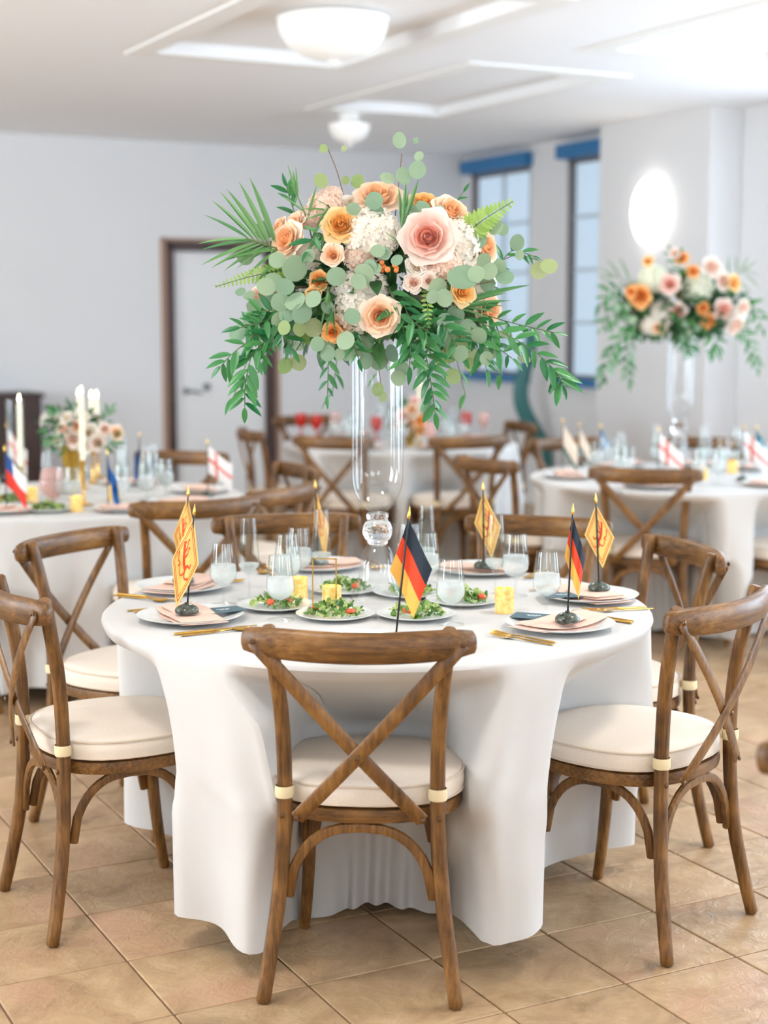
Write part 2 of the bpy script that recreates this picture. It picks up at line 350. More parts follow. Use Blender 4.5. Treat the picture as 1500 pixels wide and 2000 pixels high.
# the two tall windows in the far corner, with blue head box and blue sill
for k,(lo,hi,z0,z1) in enumerate(WB):
    wn=link('window_%d'%(k+1),None); wn['kind']='structure'; wn.rotation_euler=(0,0,ROOM)
    x0,x1=U1+.02,U1+.09
    part('window_frame',join(box(x0,x1,lo,lo+.045,z0,z1),box(x0,x1,hi-.045,hi,z0,z1),box(x0,x1,lo,hi,z0,z0+.045),box(x0,x1,lo,hi,z1-.045,z1)),M_WFR,wn,False)
    part('head_box',bbox(U1-.10,U1+.02,lo-.03,hi+.03,z1-.01,z1+.10,.006),M_BLUE,wn,False)
    part('window_sill',bbox(U1-.07,U1+.02,lo-.03,hi+.03,z0-.045,z0+.02,.006),M_BLUE,wn,False)
    nr,nc=4,2
    iw=(hi-lo-.09); ih=(z1-z0-.09)
    for q in range(1,nr): part('window_bar',box(x0+.015,x1-.02,lo+.045,hi-.045,z0+.045+ih*q/nr-.012,z0+.045+ih*q/nr+.012),M_MUNT,wn,False)
    part('window_bar',box(x0+.015,x1-.02,(lo+hi)/2-.012,(lo+hi)/2+.012,z0+.045,z1-.045),M_MUNT,wn,False)
    for q in range(nr):
        for s in range(nc):
            a=lo+.045+iw*s/nc; c=z0+.045+ih*q/nr
            part('pane',box(x1-.03,x1-.02,a,a+iw/nc,c,c+ih/nr),M_PANE,wn,False)
for k,(a,b) in enumerate(WIN_R):
    wn=struct('window_%d'%(3+k),join(box(U1-.02,U1+.1,a-.05,a,.75,2.55),box(U1-.02,U1+.1,b,b+.05,.75,2.55),box(U1-.02,U1+.1,a,b,.75,.8),box(U1-.02,U1+.1,a,b,2.5,2.55)),M_TRIM)
for k,(a,b) in enumerate(FILL_F):  # added frames round the unseen fill lamps behind the camera
    wn=struct('window_%d'%(6+k),join(box(a-.05,a,V0-.1,V0+.02,.75,2.55),box(b,b+.05,V0-.1,V0+.02,.75,2.55),box(a,b,V0-.1,V0+.02,.75,.8),box(a,b,V0-.1,V0+.02,2.5,2.55)),M_TRIM)

for k,(a,b) in enumerate(FILL_L):  # added frames round the unseen fill lamps on the left
    wn=struct('window_%d'%(9+k),join(box(U0-.1,U0+.02,a-.05,a,.75,2.55),box(U0-.1,U0+.02,b,b+.05,.75,2.55),box(U0-.1,U0+.02,a,b,.75,.8),box(U0-.1,U0+.02,a,b,2.5,2.55)),M_TRIM)
# the white door with a dark frame
dr=link('door_1',None); dr['kind']='structure'; dr.rotation_euler=(0,0,ROOM)
part('door_leaf',bbox(4.405,5.205,V1+.02,V1+.065,.01,2.085,.004),M_DOOR,dr,False)
part('door_frame',join(box(4.335,4.40,V1-.025,V1+.12,0,2.15),box(5.21,5.285,V1-.025,V1+.12,0,2.15),box(4.335,5.285,V1-.025,V1+.12,2.09,2.165)),M_DARKW,dr,False)
part('door_casing',join(box(4.29,4.335,V1-.012,V1,0,2.19),box(5.285,5.33,V1-.012,V1,0,2.19),box(4.29,5.33,V1-.012,V1,2.165,2.19)),M_CASE,dr,False)
hd=part('door_handle',join(xf(lathe([(.026,0),(.026,.008),(.012,.012),(.012,.05)],14),Matrix.Translation((4.50,V1+.02,.95)) @ Matrix.Rotation(pi/2,4,'X')),
     sweep([(4.50,V1-.03,.95),(4.56,V1-.032,.945),(4.62,V1-.03,.93)],(.009,.008),(0,0,1),8)),M_STEEL,dr)
part('deadbolt',xf(lathe([(.03,0),(.03,.012),(.02,.018)],16),Matrix.Translation((4.68,V1+.02,.98)) @ Matrix.Rotation(pi/2,4,'X')),M_STEEL,dr)

# ceiling bowl lamps and the wall sconce
def bowl_lamp(u,v,zt,r,h,label,watts=0):
    x,y=uv(u,v); t=thing('ceiling_lamp',label,'ceiling lamp',(x,y,zt))
    prof=[(1e-4,-h)]+[(r*sin(pi/2*k/14)**.85,-h*cos(pi/2*k/14)) for k in range(1,15)]+[(r*1.02,.008),(r*.97,.012)]
    part('glass_bowl',lathe(prof,40,False),M_LAMP,t)
    part('finial',lathe([(1e-4,-h-.035),(.012,-h-.028),(.018,-h-.012),(.03,-h-.004),(.032,-h+.006)],16,False),M_TRIM,t)
    if watts:
        l=bpy.data.lights.new('lamp_fill','AREA'); l.shape='DISK'; l.size=r*1.6; l.energy=watts; l.color=(1,.97,.93)  # added fill light shining down from below the bowl
        o=bpy.data.objects.new('lamp_fill',l); C.objects.link(o); o.parent=t; o.location=(0,0,-h-.04)
    part('canopy_plate',lathe([(.07,0),(.07,(ZC-zt)+.05 if zt>ZC else ZC-zt-.002),(.0701,(ZC-zt)+.052 if zt>ZC else ZC-zt)],20),M_TRIM,t)
bowl_lamp(3.39,7.05,ZC+.03,.27,.19,'large white glass bowl ceiling lamp in the recessed tray',16)
bowl_lamp(4.86,9.85,ZC-.09,.14,.12,'smaller white bowl ceiling lamp hanging near the far wall')
bowl_lamp(3.2,2.9,ZC-.02,.27,.19,'added unseen white bowl ceiling lamp to the right above the main table',17)  # added out of view to light the tabletop from above
bowl_lamp(0.4,2.9,ZC-.02,.27,.19,'added unseen white bowl ceiling lamp to the left above the main table',17)  # second added overhead lamp, out of view, same purpose
t=thing('wall_sconce','glowing oval wall sconce on the pier beside the windows','lamp',(*uv(6.85,9.05),2.04),ROOM)
part('shade',
     ([V3(-.115*cos(-pi/2+pi*k/12)*sqrt(max(1e-4,1-((q-8)/8)**2))-.004, .19*sin(-pi/2+pi*k/12)*sqrt(max(1e-4,1-((q-8)/8)**2)), .25+.25*(q-8)/8) for q in range(17) for k in range(13)],
      [(q*13+k,q*13+k+1,(q+1)*13+k+1,(q+1)*13+k) for q in range(16) for k in range(12)]),M_SCON,t)
part('back_plate',bbox(-.006,0,-.05,.05,.1,.4,.002),M_TRIM,t,False)

# ------------------------------------------------------------------ chairs
def chair_proto(label):
    t=thing('cross_back_chair',label,'chair')
    for s in (-1,1):
        P=catmull([(s*.220,-.002,0),(s*.206,.018,.10),(s*.186,.042,.25),(s*.175,.052,.42),(s*.174,.052,.55),(s*.180,.042,.68),(s*.192,.022,.79),(s*.202,.004,.873)],3)
        part('back_post',sweep(P,lambda q:(.0165+.0015*min(1,q*4)-.001*q,.0155+.0015*min(1,q*4)),(1,0,0),10,2.5),M_WV,t)
    xs=[-.256+.512*k/16 for k in range(17)]
    part('top_rail',sweep([(x,.004-.062*(1-(x/.256)**2),.838+.006*(x/.256)**2) for x in xs],
         lambda q:(.036-.010*abs(2*q-1)**6,.0155+.003*sin(pi*q)),(0,0,1),12,2.6),M_WH,t)
    for s in (-1,1):
        off=-.005 if s>0 else .004
        a=V3(s*.232,-.026,.845); b=V3(-s*.142,.014,.432); P=[]
        for k in range(9):
            q=k/8; p=a.lerp(b,q); p.y+=-.022*sin(pi*q)+off*sin(pi*min(1,q*1.0)); P.append(p)
        d=(b-a).normalized(); sd=d.cross(V3(0,1,0))
        part('brace',sweep(P,(.0165,.0042),tuple(sd),8,3.2),M_WB,t)
    n=40
    def ring(a,b,cy,e):
        return [(math.copysign(abs(cos(2*pi*k/n))**(2/e),cos(2*pi*k/n))*a, cy+math.copysign(abs(sin(2*pi*k/n))**(2/e),sin(2*pi*k/n))*b) for k in range(n)]
    out=ring(.216,.205,.25,2.5)
    fr=sweep([(x,y,.431) for x,y in out],(.0185,.0135),(0,0,1),8,3,closed=True)
    cx=[V3(x*.97,.25+(y-.25)*.97,.438) for x,y in out]; pan=(cx+[V3(v.x,v.y,.428) for v in cx],[tuple(range(n)),tuple(range(2*n-1,n-1,-1))])
    part('seat_frame',join(fr,pan),M_WH,t)
    # cushion
    V,F=[],[]
    lv=[(.90,.450),(1.0,.457),(1.012,.475),(1.0,.494),(.965,.503),(.85,.509),(.6,.513),(.3,.515)]
    base=ring(.231,.217,.255,2.5)
    for sc,z in lv:
        for x,y in base: V.append(V3(x*sc,.255+(y-.255)*sc,z))
    for k in range(len(lv)-1):
        for i in range(n): j=(i+1)%n; F.append((k*n+i,k*n+j,(k+1)*n+j,(k+1)*n+i))
    F.append(tuple(range(n-1,-1,-1))); V.append(V3(0,.255,.5155)); m=(len(lv)-1)*n
    for i in range(n): F.append((m+i,m+(i+1)%n,len(V)-1))
    cu=part('cushion',(V,F),M_CUSH,t)
    for z,sc in ((.498,1.0),(.456,1.004)):
        part('piping',sweep([(x*sc,.255+(y-.255)*sc,z) for x,y in base],(.003,.003),(0,0,1),6,2,closed=True),M_PIPE,cu)
    for s in (-1,1):
        P=catmull([(s*.152,.395,.425),(s*.157,.403,.33),(s*.162,.415,.2),(s*.171,.432,.08),(s*.180,.448,0)],3)
        part('leg',join(sweep(P,lambda q:(.018-.004*q,.018-.004*q),(1,0,0),10,2.6),bbox(s*.153-.023,s*.153+.023,.374,.418,.335,.415,.004)),M_WV,t)
    def arch(A,B,zlo,zhi,name='arch'):
        A=Vector(A);B=Vector(B);P=[]
        for k in range(17):
            q=-1+2*k/16; g=math.copysign(abs(q)**.62,q); p=A.lerp(B,(g+1)/2)
            P.append(V3(p.x,p.y,zlo+(zhi-zlo)*(max(0,1-abs(g)**2.6))**.55))
        d=(B-A).normalized()
        part(name,sweep(P,(.0085,.0125),tuple(d.cross(V3(0,0,1))),8,2.6),M_WV,t)
    arch((-.166,.050,0),(.166,.050,0),.235,.402); arch((-.150,.402,0),(.150,.402,0),.25,.402)
    for s in (-1,1): arch((s*.176,.072,0),(s*.168,.388,0),.24,.402)
    for s in (-1,1):
        part('cushion_tie',join(xf(lathe([(.0205,0),(.022,.006),(.0215,.02),(.0205,.027)],12,False),Matrix.Translation((s*.1745,.052,.470))),
             sweep([(s*.158,.066,.483),(s*.148,.085,.482),(s*.14,.10,.478)],(.010,.002),(0,0,1),6)),M_TIE,t)
    bm=lathe([(.0068,0),(.0066,.002),(.004,.0036),(1e-4,.004)],10)
    bme=mesh('bolt',bm,M_BOLT)
    for (x,y,z) in [(-.232,-.0325,.845),(.232,-.0345,.845),(0,-.0405,.587),(-.142,.008,.434),(.142,.008,.434),(-.178,.035,.43),(.178,.035,.43)]:
        link('bolt',bme,t,axis_frame((x,y,z),(0,-1,0)))
    return t
def rz(deg): return radians(deg-90)
# name: (x, y, facing angle)
CH={'F':(-.056,3.378,86),'FL':(-.928,3.906,29),'FR':(.822,3.765,140),'L':(-.975,4.872,-30),'R':(.897,4.66,196),'B':(-.335,5.335,-79),'BR':(.522,5.275,251)}
chair0=chair_proto('brown wooden cross-back chair nearest the camera, seen squarely from behind')
chair0.location=(CH['F'][0],CH['F'][1],0); chair0.rotation_euler=(0,0,rz(CH['F'][2])); chair0['group']='cross-back chairs'
LBL={'FL':'cross-back chair half cut by the left picture edge, tucked under the main cloth',
 'FR':'cross-back chair at the right end of the main table, seen from behind at an angle',
 'L':'cross-back chair with bluish sheen on its rail, facing the main table at left',
 'R':'cross-back chair facing the main table behind the red lion flag on the right',
 'B':'cross-back chair facing the camera across the main table, just left of the tall vase',
 'BR':'cross-back chair facing the camera across the main table, right of the tall vase'}
for k in LBL: again(chair0,LBL[k],(CH[k][0],CH[k][1],0),rz(CH[k][2]),'cross-back chairs')
LT,RT,FT=(-1.35,6.80),(1.47,7.72),(.10,9.85)
BGC={'LT':[(-.712,5.836,116,'cross-back chair behind the yellow flags, its back to the camera at the left rear table'),
          (-.41,6.30,150,'cross-back chair whose rail shows between the left rear table and the tall vase'),
          (-.415,7.17,205,'cross-back chair at the far right side of the left rear table, facing it'),
          (-1.03,7.90,-105,'cross-back chair on the far side of the left rear table by the dark door frame'),
          (-1.80,5.62,75,'cross-back chair at the left picture edge, its seat showing behind the front chair')],
     'RT':[(.50,7.58,32,'small-looking cross-back chair at the left side of the right rear table'),
          (1.187,7.06,76,'cross-back chair with its X back to the camera before the right rear table'),
          (2.02,7.02,122,'cross-back chair at the right picture edge showing only seat and legs'),
          (1.84,8.85,-108,'cross-back chair on the far side of the right rear table behind the glasses'),
          (2.42,8.45,-142,'cross-back chair at the right picture edge beyond the right rear table'),
          (1.02,8.78,-62,'cross-back chair on the far side of the right rear table below the windows')],
     'FT':[(-.81,9.52,20,'dark cross-back chair in front of the white door at the farthest table'),
          (-.29,8.93,66,'cross-back chair with X back seen just left of the tall vase at the farthest table'),
          (.487,8.97,112,'cross-back chair with X back seen just right of the tall vase at the farthest table'),
          (.88,10.12,197,'cross-back chair at the right side of the farthest table below the first window'),
          (-.54,10.85,-57,'cross-back chair behind the red goblets at the farthest table')]}
for tb in BGC:
    for x,y,a,l in BGC[tb]: again(chair0,l,(x,y,0),rz(a),'cross-back chairs')
again(chair0,'blurred rail end of a chair cut by the right picture edge in front',(.862,2.47,0),rz(-86),'cross-back chairs')

# ------------------------------------------------------------------ tables and cloths
TR,TZ=.735,.765
def seat_disc(c): x,y,a=c[:3]; return (x+.255*cos(radians(a)),y+.255*sin(radians(a)))
def tablecloth(cx,cy,chairs,seed,hem=.085,nth=432,warp=(),nz=34):
    rnd=random.Random(seed); ph=[rnd.uniform(0,6.28) for _ in range(6)]
    lim_hi,lim_lo=[],[]
    for i in range(nth):
        th=2*pi*i/nth; d=V3(cos(th),sin(th),0); hi=lo=9
        for c in chairs:
            sx,sy=seat_disc(c); q=V3(sx-cx,sy-cy,0); az=atan2(q.y,q.x); de=(th-az+pi)%(2*pi)-pi
            kk=c[3] if len(c)>4 else (1,1); k_=kk[0] if de<0 else kk[1]
            for rho,tag_,k_ in ((.242,0,k_),(.285,1,1-(1-k_)*.5)):
                d=V3(cos(az+de*k_),sin(az+de*k_),0); b=q.dot(d) if abs(de)<1.5 else -1
                if b<=0: continue
                perp2=q.length_squared-b*b
                if perp2<rho*rho:
                    r=b-sqrt(rho*rho-perp2)
                    if tag_==0: hi=min(hi,r-.012)
                    else: lo=min(lo,r-.008)
        lim_hi.append(max(hi,.16)); lim_lo.append(max(lo,.15))
    def flare(i,dep):
        th=2*pi*i/nth
        return TR+.010+dep*(-.004+.020*sin(7*th+ph[0])+.030*sin(13*th+ph[1])+.026*sin(23*th+ph[2])+.012*sin(41*th+ph[3]))
    V,F=[],[]
    V.append(V3(cx,cy,TZ+.002))
    tops=[.25,.5,.72]
    for r in tops:
        for i in range(nth):
            th=2*pi*i/nth; V.append(V3(cx+r*TR/.75*cos(th)*.98,cy+r*TR/.75*sin(th)*.98,TZ+.002))
    rows=[]
    for k in range(nz+1):
        row=[]
        q=k/nz
        for i in range(nth):
            if k<4:
                a=pi/2*k/3; r=TR-.006+.014*sin(a); z=TZ-.012+.014*cos(a)
                row.append([r,z,0])
            else:
                dep=(k-3)/(nz-3); z=(TZ-.012)*(1-dep)+hem*dep
                th=2*pi*i/nth
                z+=dep*(.016*sin(3*th+ph[4])+.012*sin(7*th+ph[5]))
                r=flare(i,dep**1.15)
                if z>.53:
                    g=min(1,max(0,(TZ-.03-z)/(TZ-.03-.53))); L=lim_hi[i]
                    cap=(TR+.008)+(L-TR-.008)*(g**.8) if L<TR+.008 else 9
                    r=min(r,max(cap,L))
                elif z>.44: r=min(r,lim_hi[i])
                else:
                    g=min(1,(.44-z)/.26); hi,lo=lim_hi[i],lim_lo[i]; r=min(r,hi+(lo-hi)*g if hi<5 and lo<5 else (lo+(1-g)*.4 if lo<5 else (hi+g*.4 if hi<5 and g<1 else 9)))+.014*dep*sin(31*th)
                row.append([r,z,dep])
        rows.append(row)
    # smooth around so that the linen bends softly round the seats
    for _ in range(4):
        for row in rows[4:]:
            rr=[p[0] for p in row]
            for i in range(nth):
                s=.25*rr[i-1]+.5*rr[i]+.25*rr[(i+1)%nth]
                row[i][0]=min(s,row[i][0]+.03) if row[i][0]<TR-.02 else s
    for row in rows[4:]:          # soft vertical folds in the loose panels
        for i in range(nth):
            th=2*pi*i/nth; r,z,dep=row[i]; q=min(1,max(0,(r-.52)/.16)); t=th+.05*dep*sin(5*th+ph[4])
            f=.5*sin(19*t+ph[1])+.35*sin(31*t+ph[2])+.25*sin(47*t+ph[3]); f=f+.35*abs(f)
            row[i][0]=r+q*(dep**.7)*.017*f+(1-q)*.004*sin(37*t+9*dep)*dep
    for row in rows:
        for i in range(nth):
            th=2*pi*i/nth; r=row[i][0]; low=min(1,max(0,(.62-row[i][1])/.3))
            for a0,a1,hi,lo in warp:      # loose linen swings round towards a tucked-in seat
                de=(degrees(th)-a0)%360 if a1>a0 else (a0-degrees(th))%360
                if de<abs(a1-a0)+14: q=min(1,de/abs(a1-a0)); th+=radians((hi+(lo-hi)*low)*q*q*(3-2*q))*min(1,max(0,(r-.42)/.26))*min(1,max(0,(TZ-.03-row[i][1])/.12))
            V.append(V3(cx+r*cos(th),cy+r*sin(th),row[i][1]-row[i][2]**2*.055*(1-min(1,max(0,(r-.35)/.3)))))
    for i in range(nth): F.append((0,1+i,1+(i+1)%nth))
    R=len(tops)+len(rows)
    for k in range(R-1):
        a,b=1+k*nth,1+(k+1)*nth
        for i in range(nth): j=(i+1)%nth; F.append((a+i,b+i,b+j,a+j))
    return V,F
def table(cx,cy,chairs,seed,l1,l2,warp=()):
    t=thing('round_table',l1,'table',(cx,cy,0))
    part('tabletop',lathe([(TR-.06,TZ-.02),(TR-.03,TZ-.016),(TR-.012,TZ-.012),(TR-.012,TZ-.006),(TR-.02,TZ-.001)],48),M_WH,t)
    part('pedestal',lathe([(.045,.03),(.04,.1),(.04,TZ-.03)],20),M_DARK,t)
    part('foot',lathe([(.15,0),(.15,.02),(.06,.035)],24),M_DARK,t)
    V,F=tablecloth(cx,cy,chairs,seed,warp=warp)
    o=one('tablecloth',([v-V3(cx,cy,0) for v in V],F),M_CLOTH,l2,'tablecloth',(cx,cy,0))
    return o
MT=(-.018,4.20)
table(*MT,[CH[k]+({'F':(1,1),'FL':(1,.68),'FR':(.72,1)}.get(k,(1,1)),0) for k in CH],3,'round dining table under the main white cloth','long white cloth over the main table with the yellow flags',((218,239,8,13),(316,297,-3,-9)))
table(*LT,BGC['LT'],5,'round table at the left rear under a white cloth','white cloth over the left rear table with the gold vase')
table(*RT,BGC['RT'],8,'round table at the right rear under a white cloth','white cloth over the right rear table below the sconce')
table(*FT,BGC['FT'],11,'farthest round table beyond the tall glass vase','white cloth over the farthest table with the red goblets')
TT=TZ+.0025

# ------------------------------------------------------------------ tableware
def P(px,py,z=TZ,f=FPX):
    """point of the photograph's place lying at height z"""
    a=(px-750)/f; b=(1000-py)/f; dy=cos(PITCH)+b*sin(PITCH); dz=-sin(PITCH)+b*cos(PITCH); t=(z-CAM_H)/dz
    return a*t, dy*t
plate_me=mesh('dinner_plate',lathe([(.075,0),(.082,.003),(.105,.008),(.137,.017),(.139,.019),(.136,.0195),(.105,.0115),(.085,.007),(1e-4,.006)],48),M_PLATE)
small_me=mesh('salad_plate',lathe([(.055,0),(.06,.002),(.08,.006),(.103,.013),(.1045,.0145),(.102,.015),(.08,.009),(.062,.005),(1e-4,.0045)],40),M_PLATE)
def napkin_mesh(seed):
    rnd=random.Random(seed); parts=[]
    for k,(w,d,z,ox,oy) in enumerate([(.138,.068,.0075,0,0),(.128,.060,.0155,.004,-.004),(.085,.052,.0225,-.03,.002)]):
        V,F=[],[]; nx,ny=16,6
        for lay in (0,1):
            for j in range(ny+1):
                for i in range(nx+1):
                    x=(2*i/nx-1); y=(2*j/ny-1)
                    zz=z+.0022*sin(3*x+seed+k)+.006*abs(x)**3*(1 if k<2 else .4)+(.0065 if lay else 0)*(1-.85*abs(y)**6)*(1-.6*abs(x)**10)
                    V.append(V3(ox+x*w*(1-.06*y*y),oy+y*d*(1-.10*x*x)+.005*sin(2*x+seed),zz))
        n=(nx+1)*(ny+1)
        for j in range(ny):
            for i in range(nx):
                a=j*(nx+1)+i; F.append((n+a,n+a+1,n+a+nx+2,n+a+nx+1)); F.append((a,a+nx+1,a+nx+2,a+1))
        for i in range(nx): F.append((i,i+1,n+i+1,n+i)); b=ny*(nx+1)+i; F.append((b+1,b,n+b,n+b+1))
        for j in range(ny): a=j*(nx+1); F.append((a+nx+1,a,n+a,n+a+nx+1)); b=a+nx; F.append((b,b+nx+1,n+b+nx+1,n+b))
        parts.append((V,F))
    return join(*parts)
nap_me=[mesh('napkin',napkin_mesh(s),M_NAP) for s in (0,2,4)]
def fork_mesh():
    B=[sweep([(0,-.09,.003),(0,-.02,.0035),(0,.02,.006)],lambda q:(.0048-.0022*q,.0018),(1,0,0),6,3),
       sweep([(0,.018,.006),(0,.035,.0045),(0,.052,.004)],lambda q:(.003+.009*min(1,q*1.6),.0012),(1,0,0),6,3)]
    for k in range(4): x=-.009+.006*k; B.append(sweep([(x,.05,.004),(x,.075,.006),(x*.9,.097,.009)],lambda q:(.0018-.0008*q,.001),(1,0,0),5))
    return join(*B)
def knife_mesh(): return join(sweep([(0,-.11,.0035),(0,.0,.004)],(.0048,.003),(1,0,0),6,3),sweep([(0,0,.004),(.001,.06,.004),(-.002,.115,.004)],lambda q:(.0085-.005*q**3,.0009),(1,0,0),6,3))
def spoon_mesh():
    V,F=sphere(1,12,8); bowl=([V3(v.x*.017,.075+v.y*.026,.008+v.z*.0055-.004*(1-v.x*v.x-v.y*v.y)) for v in V],F)
    return join(sweep([(0,-.09,.003),(0,0,.0035),(0,.055,.008)],lambda q:(.0046-.0018*q,.0018),(1,0,0),6,3),bowl)
fork_me,knife_me,spoon_me=mesh('fork',fork_mesh(),M_GOLD),mesh('knife',knife_mesh(),M_GOLD),mesh('spoon',spoon_mesh(),M_GOLD)
WINE=[(.036,0),(.036,.0015),(.020,.004),(.0045,.008),(.0038,.030),(.0042,.042),(.010,.050),(.024,.060),(.0355,.075),(.0375,.088),(.034,.125),(.0285,.172),(.0277,.172),(.033,.125),(.0365,.088),(.0345,.0755),(.023,.061),(1e-4,.050)]
FLUTE=[(.034,0),(.034,.0015),(.018,.004),(.0045,.008),(.0036,.05),(.0042,.068),(.016,.080),(.0290,.096),(.0300,.106),(.0265,.16),(.0205,.232),(.0197,.232),(.0257,.16),(.0290,.106),(.0280,.097),(.015,.082),(1e-4,.072)]
wine_p=[mesh('glass',lathe(WINE,28,False),M_GLASS),mesh('water',lathe([(1e-4,.0515),(.0225,.062),(.0338,.0762),(.0358,.088),(.0336,.112),(1e-4,.112)],24,False),M_WATER)]
flute_p=[mesh('glass',lathe(FLUTE,28,False),M_GLASS),mesh('sparkle_wine',lathe([(1e-4,.0735),(.0145,.083),(.0275,.0975),(.0282,.104),(1e-4,.104)],20,False),M_WATER)]
def wine(x,y,label,group='water goblets',scale=1):
    t=thing('wine_glass',label,'glass',(x,y,TT),0,group); link('glass',wine_p[0],t); link('water',wine_p[1],t); t.scale=(scale,)*3; return t
def flute(x,y,label,group='champagne flutes',scale=1):
    t=thing('champagne_flute',label,'glass',(x,y,TT),0,group); link('glass',flute_p[0],t); link('wine',flute_p[1],t); t.scale=(scale,)*3; return t
def votive(x,y,label,h=.062,group='gold votives'):
    t=thing('votive_candle',label,'candle',(x,y,TT),0,group); k=h/.062
    part('cup',lathe([(.024,0),(.026,.003*k),(.026,.062*k),(.0245,.062*k),(.0245,.006),(1e-4,.005)],24,False),M_AMBER,t)
    part('wax',lathe([(1e-4,.006),(.023,.006),(.023,.030*k),(1e-4,.031*k)],16,False),M_WAX,t)
    part('flame',lathe([(1e-4,.034*k),(.004,.040*k),(.0035,.047*k),(1e-4,.056*k)],8,False),M_FLAME,t); return t
def salad(x,y,label,rot,seed,r=.075,group='salads'):
    rnd=random.Random(seed)
    o=one('salad_plate',small_me,None,'small white plate under '+label,'plate',(x,y,TT),0,'salad plates')
    t=thing('salad',label,'salad',(x,y,TT+.005),rot,group)
    for nm,m,cnt in (('lettuce',M_SALAD,46),('dark_greens',M_SALADD,34)):
        B=[]
        for _ in range(cnt):
            a=rnd.uniform(0,6.28); q=sqrt(rnd.random())*r; z=.006+.030*(1-(q/r)**2)*rnd.random()+.004
            L=rnd.uniform(.012,.032); W=rnd.uniform(.004,.011); V,F=[],[]
            Mx=frame((q*cos(a),q*sin(a),z),(rnd.uniform(-1,1),rnd.uniform(-1,1),rnd.uniform(-.1,.8)),(rnd.uniform(-.7,.7),rnd.uniform(-.7,.7),1))
            cu=rnd.uniform(-.6,.6)
            for i in range(5):
                s=i/4; wv=W*sin(pi*(.12+.8*s))
                for k in (-1,0,1): V.append(Mx @ V3(k*wv,L*(s-.5),cu*L*(s-.5)**2*2+.004*abs(k)*sin(9*s+k)+.002))
            for i in range(4):
                for k in (0,1): F.append((i*3+k,i*3+k+1,i*3+k+4,i*3+k+3))
            V=[V3(v.x,v.y,max(v.z,.004+.1*max(0,sqrt(v.x*v.x+v.y*v.y)-.06)**1)) for v in V]
            B.append((V,F))
        part(nm,join(*B),m,t,kind='stuff')
    for k in range(2):
        a=rnd.uniform(0,6.28); q=r*rnd.uniform(.45,.85)
        part('tomato_wedge',sphere(1,10,6,(q*cos(a),q*sin(a),.020),(.013,.010,.009)),M_TOM,t)
    return t

# ------------------------------------------------------------------ table flags
def uv_bands(name, stops, axis=1, extra=None):
    """printed flag: bands across one direction of the cloth; extra = list of (u0,u1,v0,v1,colour)"""
    m=bpy.data.materials.new(name); m.use_nodes=True; nt=m.node_tree; b=nt.nodes['Principled BSDF']; b.inputs['Roughness'].default_value=.75; out=nt.nodes['Material Output']
    u=nt.nodes.new('ShaderNodeUVMap'); s=nt.nodes.new('ShaderNodeSeparateXYZ'); nt.links.new(u.outputs[0],s.inputs[0])
    r=nt.nodes.new('ShaderNodeValToRGB'); r.color_ramp.interpolation='CONSTANT'; e=r.color_ramp.elements
    e[0].position=0; e[0].color=srgb(*stops[0][1])
    if len(stops)>1: e[1].position=stops[1][0]; e[1].color=srgb(*stops[1][1])
    else: e[1].position=.999; e[1].color=srgb(*stops[0][1])
    for p,c in stops[2:]: k=e.new(p); k.color=srgb(*c)
    nt.links.new(s.outputs[axis],r.inputs[0]); col=r.outputs[0]
    def band(sock,lo,hi):
        a=nt.nodes.new('ShaderNodeMath'); a.operation='GREATER_THAN'; a.inputs[1].default_value=lo; nt.links.new(sock,a.inputs[0])
        c=nt.nodes.new('ShaderNodeMath'); c.operation='LESS_THAN'; c.inputs[1].default_value=hi; nt.links.new(sock,c.inputs[0])
        d=nt.nodes.new('ShaderNodeMath'); d.operation='MULTIPLY'; nt.links.new(a.outputs[0],d.inputs[0]); nt.links.new(c.outputs[0],d.inputs[1]); return d.outputs[0]
    for u0,u1,v0,v1,c in extra or []:
        q=nt.nodes.new('ShaderNodeMath'); q.operation='MULTIPLY'; nt.links.new(band(s.outputs[0],u0,u1),q.inputs[0]); nt.links.new(band(s.outputs[1],v0,v1),q.inputs[1])
        mx=nt.nodes.new('ShaderNodeMix'); mx.data_type='RGBA'; nt.links.new(q.outputs[0],mx.inputs[0]); nt.links.new(col,mx.inputs[6]); mx.inputs[7].default_value=srgb(*c); col=mx.outputs[2]
    nt.links.new(col,b.inputs['Base Color'])
    tr=nt.nodes.new('ShaderNodeBsdfTranslucent'); ms=nt.nodes.new('ShaderNodeMixShader'); ms.inputs[0].default_value=.25; nt.links.new(col,tr.inputs[0])
    nt.links.new(b.outputs[0],ms.inputs[1]); nt.links.new(tr.outputs[0],ms.inputs[2]); nt.links.new(ms.outputs[0],out.inputs[0]); return m
RED=(206,70,40)
YEL=(248,208,118)
bord=[]
for o1,o2 in ((.060,.085),(.115,.135)):
    bord+=[(o1,1-o1,1-o2,1-o1,RED),(o1,1-o1,o1,o2,RED),(o1,o2,o1,1-o1,RED),(1-o2,1-o1,o1,1-o1,RED)]
